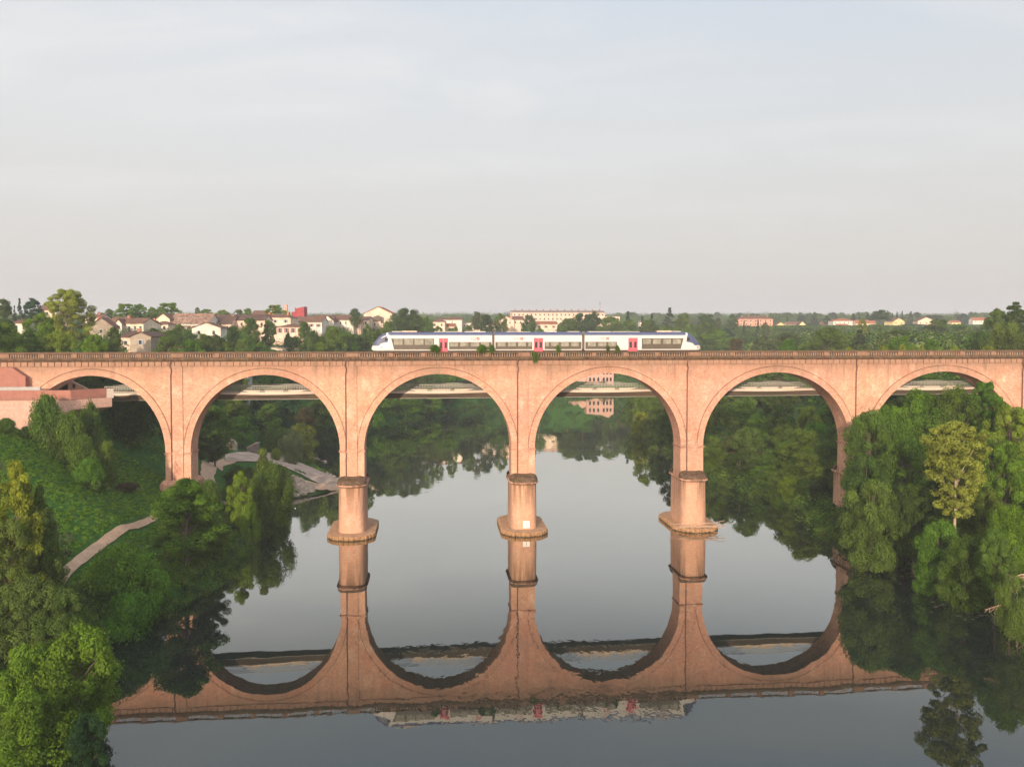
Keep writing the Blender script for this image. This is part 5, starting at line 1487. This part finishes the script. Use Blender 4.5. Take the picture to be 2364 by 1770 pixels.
# --- left bank behind the viaduct
for px, Y, top, w, c, k, lab in (
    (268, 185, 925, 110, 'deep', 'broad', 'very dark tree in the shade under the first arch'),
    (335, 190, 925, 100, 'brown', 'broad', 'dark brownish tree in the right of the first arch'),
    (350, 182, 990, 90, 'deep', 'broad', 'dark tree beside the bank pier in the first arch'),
    (230, 205, 850, 70, 'mid', 'bush', 'meadow shrub seen above the platform through the first arch'),
    (270, 205, 855, 80, 'green', 'bush', 'green meadow shrub behind the railing in the first arch'),
    (495, 185, 935, 90, 'mid', 'broad', 'green tree right behind the bank pier in the second arch'),
    (480, 180, 1000, 70, 'dark', 'broad', 'dark bushy tree beside the track in the second arch'),
    (540, 240, 920, 80, 'mid', 'broad', 'mid green tree in front of the ribbed concrete wall'),
    (560, 232, 960, 60, 'green', 'broad', 'green tree behind the ruined gable'),
    (540, 290, 858, 90, 'dark', 'broad', 'dark tree above the footbridge at the left of the second arch'),
    (625, 300, 852, 100, 'olive', 'broad', 'olive tree above the footbridge in the middle of the second arch'),
    (700, 300, 856, 90, 'olive', 'broad', 'olive tree above the footbridge at the right of the second arch'),
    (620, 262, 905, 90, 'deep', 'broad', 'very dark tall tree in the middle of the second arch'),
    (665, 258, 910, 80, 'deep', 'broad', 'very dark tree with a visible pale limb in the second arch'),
    (705, 252, 940, 60, 'brown', 'broad', 'golden brown tree right of the very dark ones'),
    (700, 238, 975, 76, 'gold', 'broad', 'sunlit golden olive tree above the pale willow'),
    (672, 226, 990, 62, 'pale', 'willow', 'pale silvery willow on the far side of the landing'),
    (668, 216, 1050, 34, 'pale', 'bush', 'small pale shrub at the foot of the silvery willow'),
    (636, 214, 1035, 30, 'yellow', 'bush', 'yellow-green shrub at the edge of the landing'),
    (625, 300, 1000, 60, 'deep', 'broad', 'dark foliage behind the landing'),
    (745, 280, 900, 70, 'mid', 'broad', 'green tree high in the right of the second arch'),
    (780, 290, 930, 80, 'green', 'broad', 'green bank tree left of the second pier'),
    (755, 268, 980, 64, 'dark', 'broad', 'dark bank tree at the water in the second arch'),
    (880, 330, 905, 80, 'green', 'bush', 'bright green bank shrub in the left of the third arch'),
    (930, 345, 892, 80, 'green', 'broad', 'green bank tree in the third arch under the footbridge'),
    (985, 365, 898, 70, 'bright', 'broad', 'light green bank tree in the third arch'),
    (1035, 392, 908, 50, 'dark', 'broad', 'dark rounded tree at the water in the third arch'),
    (1070, 425, 905, 50, 'mid', 'broad', 'small far bank tree right of the dark rounded one'),
    (1100, 445, 912, 36, 'pale', 'bush', 'pale shrub on the far bank in the third arch'),
    (900, 360, 850, 90, 'mid', 'broad', 'green tree above the footbridge at the left of the third arch'),
    (960, 380, 846, 90, 'olive', 'broad', 'olive tree above the footbridge in the middle of the third arch'),
    (1030, 400, 846, 90, 'green', 'broad', 'green tree above the footbridge at the right of the third arch'),
    (860, 310, 940, 60, 'green', 'bush', 'sunlit green shrub at the waterline right of the second pier'),
    (1090, 430, 850, 70, 'mid', 'broad', 'distant green tree close to the third pier'),
    (1300, 540, 862, 60, 'mid', 'broad', 'green tree left of the ruined mill'),
    (1450, 520, 858, 50, 'dark', 'broad', 'dark tree right of the ruined mill')):
    T(k, px, Y, top, w, c, 'hi' if Y < 230 else 'md', lab)
# --- left bank in front of the viaduct
for px, Y, top, w, c, k, lab in (
    (108, 138, 915, 84, 'mid', 'bush', 'branchy green shrub against the pink platform wall'),
    (160, 137, 955, 94, 'mid', 'bush', 'wide green shrub below the platform'),
    (208, 141, 930, 64, 'dark', 'bush', 'dark rounded shrub under the platform overhang'),
    (190, 134, 1008, 90, 'mid', 'bush', 'green shrub halfway down the grassy slope'),
    (205, 131, 1060, 74, 'green', 'bush', 'green shrub low on the grassy slope'),
    (225, 131, 1110, 56, 'dark', 'bush', 'dark small shrub near the foot of the slope'),
    (290, 139, 1120, 70, 'brown', 'bush', 'brownish brambles above the footpath'),
    (245, 136, 1020, 60, 'mid', 'bush', 'trailing green shrub on the right of the slope'),
    (12, 136, 966, 52, 'mid', 'bush', 'green shrub below the platform at the left edge'),
    (60, 138, 985, 34, 'dark', 'bush', 'small dark shrub at the foot of the platform wall'),
    (428, 121, 1100, 178, 'green', 'oval', 'large rounded green tree on the bank in front of the bank pier'),
    (490, 128, 1190, 80, 'mid', 'broad', 'green foliage on the river side of the large rounded tree'),
    (480, 152, 1110, 70, 'mid', 'bush', 'shrub between the large rounded tree and the track'),
    (556, 150, 1085, 66, 'bright', 'oval', 'slender vivid lime green tree on the shore'),
    (575, 148, 1160, 50, 'bright', 'bush', 'vivid lime green shrub hanging over the water'),
    (606, 163, 1030, 84, 'olive', 'spire', 'pointed young olive green poplar beside the landing'),
    (622, 160, 1066, 104, 'mid', 'willow', 'wide grey-green willow on the shore right of the lime green tree'),
    (655, 168, 1082, 40, 'dark', 'bush', 'dark shrub beside the boulders'),
    (572, 186, 1076, 44, 'mid', 'bush', 'green shrub on the near edge of the landing, left one'),
    (604, 184, 1082, 40, 'olive', 'bush', 'olive shrub in the middle of the near edge of the landing'),
    (636, 182, 1086, 40, 'mid', 'bush', 'green shrub at the right end of the near edge of the landing'),
    (530, 176, 1090, 40, 'olive', 'bush', 'olive shrub between the sandy track and the landing'),
    (545, 168, 1075, 60, 'dark', 'bush', 'dark shrub left of the pointed young poplar'),
    (600, 150, 1180, 70, 'dark', 'broad', 'dark foliage at the waterline below the willow'),
    (276, 107, 1262, 160, 'vivid', 'bush', 'wide deep green mound of creepers right of the footpath'),
    (330, 108, 1282, 146, 'vivid', 'bush', 'creeper mound on the river side, rounded and vivid green'),
    (300, 102, 1370, 160, 'vivid', 'bush', 'low creeper mound at the waterline'),
    (380, 124, 1235, 70, 'mid', 'bush', 'shrub between the creeper mound and the large rounded tree'),
    (75, 101, 1180, 150, 'grey', 'broad', 'grey-green tree left of the footpath'),
    (98, 96, 1255, 110, 'olive', 'broad', 'olive tree beside the start of the footpath'),
    (36, 90, 1050, 116, 'yellow', 'poplar', 'tall sunlit golden poplar top at the left edge'),
    (92, 92, 1112, 84, 'olive', 'poplar', 'shorter golden poplar top leaning right of the tall one'),
    (20, 88, 1200, 120, 'olive', 'broad', 'olive foliage under the golden poplars at the left edge'),
    (60, 86, 1330, 170, 'olive', 'broad', 'shaded olive tree at the left edge'),
    (140, 85, 1360, 130, 'olive', 'broad', 'olive branches reaching right above the bright alder'),
    (205, 88, 1425, 100, 'mid', 'bush', 'mid green shrub between the creeper mound and the alder'),
    (175, 74, 1445, 210, 'alder', 'broad', 'big bright yellow-green alder in the lower left corner'),
    (60, 72, 1490, 190, 'alder', 'broad', 'bright green crown left of the big alder at the bottom left'),
    (90, 66, 1600, 230, 'alder', 'broad', 'lowest bright green foliage in the bottom left corner'),
    (30, 67, 1700, 170, 'green', 'broad', 'deep green foliage in the very corner'),
    (190, 66, 1650, 110, 'deep', 'broad', 'almost black shrub over the water at the bottom left')):
    kw = {}
    T(k, px, Y, top, w, c, 'hi', lab)
# the rest of the two bank woods, tree by tree
def wood(n, y0, y1, d0, d1, side, hts, cols, kinds, label, grp, gap):
    got = []
    for q in bank0(n * 30, y0, y1, d0, d1, side):
        if len(got) >= n: break
        if all((q[0] - g[0]) ** 2 + (q[1] - g[1]) ** 2 > gap ** 2 for g in got): got.append(q)
    for q in got:
        if side == 'l' and HZ + (CAM_H - gz(*q) - 10) * F / q[1] < 782 and q[1] > 200: continue
        rs = random.Random(int(q[0] * 97 + q[1] * 31)); h = rs.uniform(*hts); y = q[1]; zt_ = gz(*q) + h
        s = F / y; px = PX + q[0] * s; py = HZ + (CAM_H - zt_) * s
        T(rs.choice(kinds), px, y, py, rs.uniform(.75, 1.05) * h * s, rs.choice(cols), 'hi' if y < 235 else 'md', label, group=grp, zbase=gz(*q) - .3)
def bank0(n, y0, y1, d0, d1, side):
    P = np.stack([rng.uniform(-150, 170, n), rng.uniform(y0, y1, n)], 1)
    dl, dr = seg_dist(P, LB), seg_dist(P, RB); d = np.minimum(dl, dr)
    k = (d > d0) & (d < d1) & ~inside(P, LB + RB[::-1]) & (np.abs(P[:, 0] / P[:, 1]) < .64) & ((dl < dr) if side == 'l' else (dr < dl))
    k &= np.hypot(P[:, 0] + 60, P[:, 1] - 205) > 26
    return P[k]
wood(62, 172, 330, .5, 55, 'r', (8, 13), ['mid', 'mid', 'green', 'olive', 'dark', 'brown', 'mid'], ['broad', 'broad', 'broad', 'oval', 'airy'], 'tree within the dense right-bank wood behind the viaduct', 'trees of the right-bank wood behind the viaduct', 5.2)
wood(26, 98, 150, 3, 45, 'r', (9, 13), ['mid', 'green', 'dark', 'mid'], ['broad', 'broad', 'oval'], 'tree within the dense right-bank wood in front of the viaduct', 'trees of the right-bank wood in front of the viaduct', 6.5)
wood(44, 235, 430, 4, 60, 'l', (8, 13), ['mid', 'green', 'dark', 'olive', 'mid'], ['broad', 'broad', 'oval', 'willow'], 'tree within the left-bank wood behind the viaduct', 'trees of the left-bank wood behind the viaduct', 7)
wood(16, 165, 235, 22, 60, 'l', (8, 12), ['deep', 'dark', 'mid'], ['broad', 'oval'], 'shaded tree on the left bank close behind the viaduct', 'shaded trees close behind the viaduct', 6)
rs_ = random.Random(77)
for k in range(190):
    px = rs_.uniform(1420, 2364); far_ = k % 3 > 0
    Y = rs_.uniform(960, 1350) if far_ else rs_.uniform(480, 900)
    T('broad' if rs_.random() < .75 else 'oval', px, Y, rs_.uniform(719, 739) if far_ else rs_.uniform(754, 768), rs_.uniform(15, 34) if far_ else rs_.uniform(36, 70), rs_.choice(['mid', 'dark', 'olive', 'grey', 'blue', 'mid']), 'lo' if far_ else 'md', 'rounded tree along the right skyline' if far_ else 'rounded tree of the wooded right hillside', group='trees along the right skyline' if far_ else 'trees of the right hillside')
# self-sown shrubs on the parapet
for px, w, top, base, lab in ((1004, 28, 797, 815, 'leafy shrub growing on the parapet before the left car door'), (1113, 26, 797, 815, 'leafy shrub on the parapet at the first gangway'), (1134, 16, 800, 815, 'small shrub just right of the gangway on the parapet'), (1236, 20, 812, 838, 'ivy tuft hanging on the balustrade above the third pier'), (1425, 14, 801, 816, 'thin yellowish shrub on the parapet before the right car'), (1404, 10, 807, 816, 'low yellowish tuft left of the thin parapet shrub'), (1288, 12, 806, 815, 'tiny tuft on the parapet before the middle car')):
    T('bush', px, B(tt(px), -.2).y, top, w, 'green' if px < 1300 else 'olive', 'md', lab, base=base)
for k, px in enumerate((872, 898, 925, 950, 978, 1004, 1030, 1056, 1078, 1098, 1150, 1180)):
    T('broad', px, 395 + 9 * k, 772 + 5 * (k % 4), 54, ('mid', 'dark', 'green', 'olive')[k % 4], 'md', 'tall tree of the far left-bank wood hidden by the deck, seen mirrored in the river', group='tall trees mirrored below the third arch', base=835)
T('broad', 680, 322, 776, 66, 'mid', 'md', 'tall green tree behind the second arch with its top just over the parapet', base=905)
# pale bare branches over the water at the right edge
bb = MB(); rd = random.Random(9)
def twig(a, b, r, n):
    a, b = Vector(a), Vector(b)
    bb.tube([a, a.lerp(b, .5) + Vector((0, 0, .25)), b], [r, r * .7, r * .25], 5)
    for k in range(n):
        p = a.lerp(b, .25 + .75 * k / n)
        q = p + Vector((rd.uniform(-.9, -.2), rd.uniform(-.4, .4), rd.uniform(-.9, .5)))
        bb.tube([p, q], [r * .3, .012], 4)
o0 = W(2378, 1384, 99)
for (p0, p1, d) in (((2380, 1384), (2274, 1407), 99), ((2375, 1350), (2310, 1372), 100), ((2378, 1326), (2335, 1335), 100)):
    twig(W(*p0, d) - o0, W(*p1, d) - o0, .10, 14)
tag(bb.build('bare_branch', M['deadwood'], loc=o0), 'bare sunlit orange branch reaching over the water at the right edge', 'branch')

# ------------------------------------------------------------------ masses nobody could count
def mass(name, centres, radii, per, size, cols, label, flat=.7):
    n = len(centres); k = np.repeat(np.arange(n), per)
    d = unit(len(k)); rad = rng.uniform(.3, 1, len(k)) ** .5
    lob = 1 + .25 * np.sin(4 * np.arctan2(d[:, 1], d[:, 0]) + centres[k, 0])
    P = centres[k] + d * (radii[k] * rad * lob)[:, None] * np.array([1, 1, flat])
    Nn = d * .9 + unit(len(k)) * .6 + np.array([0, 0, .5]); Nn /= np.linalg.norm(Nn, axis=1)[:, None]
    v, f = leaf_quads(P, Nn, size if np.isscalar(size) else size[k])
    var = np.clip(rng.uniform(.3, .7, n)[k] + rng.normal(0, .13, len(k)), 0, 1)
    tint = np.concatenate([cols[k], np.ones((len(k), 1))], 1)
    o = put(name, np_mesh(name, v, f, M['leaf_tint'], {'var': ('FLOAT', var), 'tint': ('FLOAT_COLOR', tint)}))
    return tag(o, label, kind='stuff')
def palette(n, names, j=.15):
    c = np.array([COLS[q] for q in names])[rng.integers(0, len(names), n)]
    return c * rng.uniform(1 - j, 1 + j, (n, 1)) * rng.uniform(1 - j / 2, 1 + j / 2, (n, 3))
def on_view(P, m=.15):
    m += .22
    return np.abs(P[:, 0] / np.maximum(P[:, 1], 1)) < 1182 / F + m
# shrubs on both banks
def bank(n, y0, y1, d0, d1, side=None):
    P = np.stack([rng.uniform(-150, 190, n), rng.uniform(y0, y1, n)], 1)
    dl, dr = seg_dist(P, LB), seg_dist(P, RB); d = np.minimum(dl, dr)
    k = (d > d0) & (d < d1) & ~inside(P, LB + RB[::-1]) & on_view(P, .12)
    if side == 'l': k &= dl < dr
    if side == 'r': k &= dr < dl
    return P[k]
P1 = bank(4200, 235, 560, .6, 75); P2 = bank(13000, 62, 245, .3, 75, 'r'); P3 = bank(34000, 80, 178, .1, 7.5, 'l')
P3 = P3[~((P3[:, 1] > 176) & (P3[:, 1] < 240))]
P4 = np.stack([rng.uniform(-150, -60, 500), rng.uniform(160, 240, 500)], 1); P4 = P4[(terrain(P4) > 11) & (np.hypot(P4[:, 0] + 64, P4[:, 1] - 205) > 22)]
def cl(P, r0, r1, lift=.35):
    r = rng.uniform(r0, r1, len(P)); return np.column_stack([P, terrain(P) + r * lift]), r
C1, r1_ = cl(P1, 1.8, 3.6); C2, r2_ = cl(P2, 1.6, 3.2); C3, r3_ = cl(P3, .6, 1.3); C4, r4_ = cl(P4, 1.5, 3.0)
edge_ = []
for poly, lo_, hi_ in ((LB, 62, 176), (LB, 216, 420), (RB, 62, 360)):
    for (ax, ay), (bx, by) in zip(poly[:-1], poly[1:]):
        nn = int(math.hypot(bx - ax, by - ay) / .7)
        for q in range(nn):
            u = q / nn; x_, y_ = ax + (bx - ax) * u, ay + (by - ay) * u
            if lo_ < y_ < hi_: edge_.append((x_ + rng.normal(0, .7), y_ + rng.normal(0, .7), rng.uniform(.1, .9)))
C6 = np.array(edge_); r6_ = rng.uniform(.7, 1.5, len(C6))
Cb = np.vstack([C1, C2, C3, C4, C6]); rb_ = np.concatenate([r1_, r2_, r3_, r4_, r6_])
mass('undergrowth', Cb, rb_, 170, np.clip(rb_ * .17, .2, .5), palette(len(Cb), ['mid', 'dark', 'green', 'olive', 'mid', 'deep']), 'tangled undergrowth covering the wooded river banks')
# low weeds on the left grassy slope
P5 = np.stack([rng.uniform(-104, -42, 20000), rng.uniform(78, 158, 20000)], 1)
dl = seg_dist(P5, LB); k = (dl > 1.5) & ~inside(P5, LB + RB[::-1])
pathpts = [(p.x, p.y) for p in [hit(*q) for q in ((118, 1362), (150, 1325), (200, 1285), (255, 1243), (310, 1218), (352, 1200), (400, 1165), (440, 1140))]]
k &= seg_dist(P5, pathpts) > 1.15
P5 = P5[k]; C5, r5_ = cl(P5, .25, .5, .1)
mass('grass', C5, r5_, 60, .15, palette(len(C5), ['vivid', 'green', 'green', 'bright'], .12) * 1.15, 'rough green grass and weeds on the left slope', flat=.5)
# far woods out to the hills
n = 13000
Yf = 270 + 1500 * rng.uniform(0, 1, n) ** 1.25
u_ = rng.uniform(-1182 / F - .05, 1182 / F + .05, n)
Pf = np.stack([u_ * Yf, Yf], 1)
dl, dr = seg_dist(Pf, LB), seg_dist(Pf, RB); d = np.minimum(dl, dr)
k = (d > 45) & ~inside(Pf, LB + RB[::-1])
k &= ~((u_ < .02) & (Yf > 240) & (Yf < 520))           # the village stands clear
pxs = u_ * F + PX
k &= ~((pxs > 985) & (pxs < 1450) & (Yf > 530) & (Yf < 900)) & ~((pxs > 1690) & (Yf > 640) & (Yf < 930) & (rng.random(n) < .55))
k &= ~((u_ < .02) & (Yf >= 520) & (Yf < 640))
rf0 = rng.uniform(2.8, 5.2, len(Pf)) * (1 + .5 * sstep(800, 1300, Yf)); ztop = terrain(Pf) + rf0 * 2.05; ytop = HZ + (CAM_H - ztop) / Yf * F
k &= (Yf > 940) | (ytop > 756) | (pxs < 985)
Pf = Pf[k]; rf_ = rf0[k]; zc = terrain(Pf) + rf_ * rng.uniform(.7, 1.0, len(Pf))
Cf = np.column_stack([Pf, zc])
n6 = 6500; Y6 = rng.uniform(480, 700, n6); X6 = rng.uniform(.10, .66, n6) * Y6
P6 = np.stack([X6, Y6], 1); P6 = P6[(np.minimum(seg_dist(P6, LB), seg_dist(P6, RB)) > 10)]; P6 = P6[HZ + (CAM_H - terrain(P6) - 6.5) / P6[:, 1] * F > 756]
r6 = rng.uniform(2.6, 5.2, len(P6)) * (1 - .45 * sstep(600, 740, P6[:, 1]))
n7 = 30000; Y7 = rng.uniform(560, 900, n7); P7 = np.stack([rng.uniform(.12, .66, n7) * Y7, Y7], 1); r7 = rng.uniform(1.0, 2.2, n7)
k7 = HZ + (CAM_H - terrain(P7) - r7 * 1.4) / Y7 * F > 749.5
P7 = P7[k7]; r7 = r7[k7]
mass('hillside_scrub', np.column_stack([P7, terrain(P7) + r7 * .4]), r7, 46, .85, palette(len(P7), ['mid', 'dark', 'olive', 'grey', 'green'], .25), 'bushy scrub between the houses on the right hillside')
Cf = np.vstack([Cf, np.column_stack([P6, terrain(P6) + r6 * .45])]); rf_ = np.concatenate([rf_, r6])
mass('far_woodland', Cf, rf_, 170, np.clip(rf_ * .22, .55, 1.1), palette(len(Cf), ['mid', 'dark', 'olive', 'mid', 'blue', 'green', 'grey', 'pale'], .25), 'distant mixed woodland covering the far hills', flat=1.0)
# thin pale flecks laid flat on the near right water
fo = MB(); rd = random.Random(4)
for q in range(230):
    u0 = rd.random(); px = 2010 + 250 * u0 + rd.gauss(0, 22); py = 1270 + 150 * u0 + rd.gauss(0, 16)
    h_ = W(px, py, 1); s_ = CAM_H / (CAM_H - h_.z); x, y = h_.x * s_, s_
    l_ = rd.uniform(.12, .55)
    fo.face([(x, y, .012), (x + l_, y - l_ * .35, .012), (x + l_ * .9, y - l_ * .35 + .07, .012), (x, y + .07, .012)])
tag(fo.build('river_flecks', plain('pale_flecks', (.42, .36, .30), .9, .1, 1)), 'thin pale flecks on the water near the right bank', kind='stuff')
# haze
HAZE = 0.00026
hb = MB(); hb.box(-6000, 6000, -600, 9000, -6, 160)
hm_ = bpy.data.materials.new('haze'); hm_.use_nodes = True
t = hm_.node_tree; t.nodes.clear()
o_ = t.nodes.new('ShaderNodeOutputMaterial'); pv = t.nodes.new('ShaderNodeVolumePrincipled')
pv.inputs['Color'].default_value = (.93, .95, 1.0, 1); pv.inputs['Density'].default_value = HAZE; pv.inputs['Anisotropy'].default_value = 0.1
t.links.new(pv.outputs[0], o_.inputs['Volume'])
if HAZE > 0: tag(hb.build('haze', hm_), 'thin morning haze over the valley', kind='stuff')
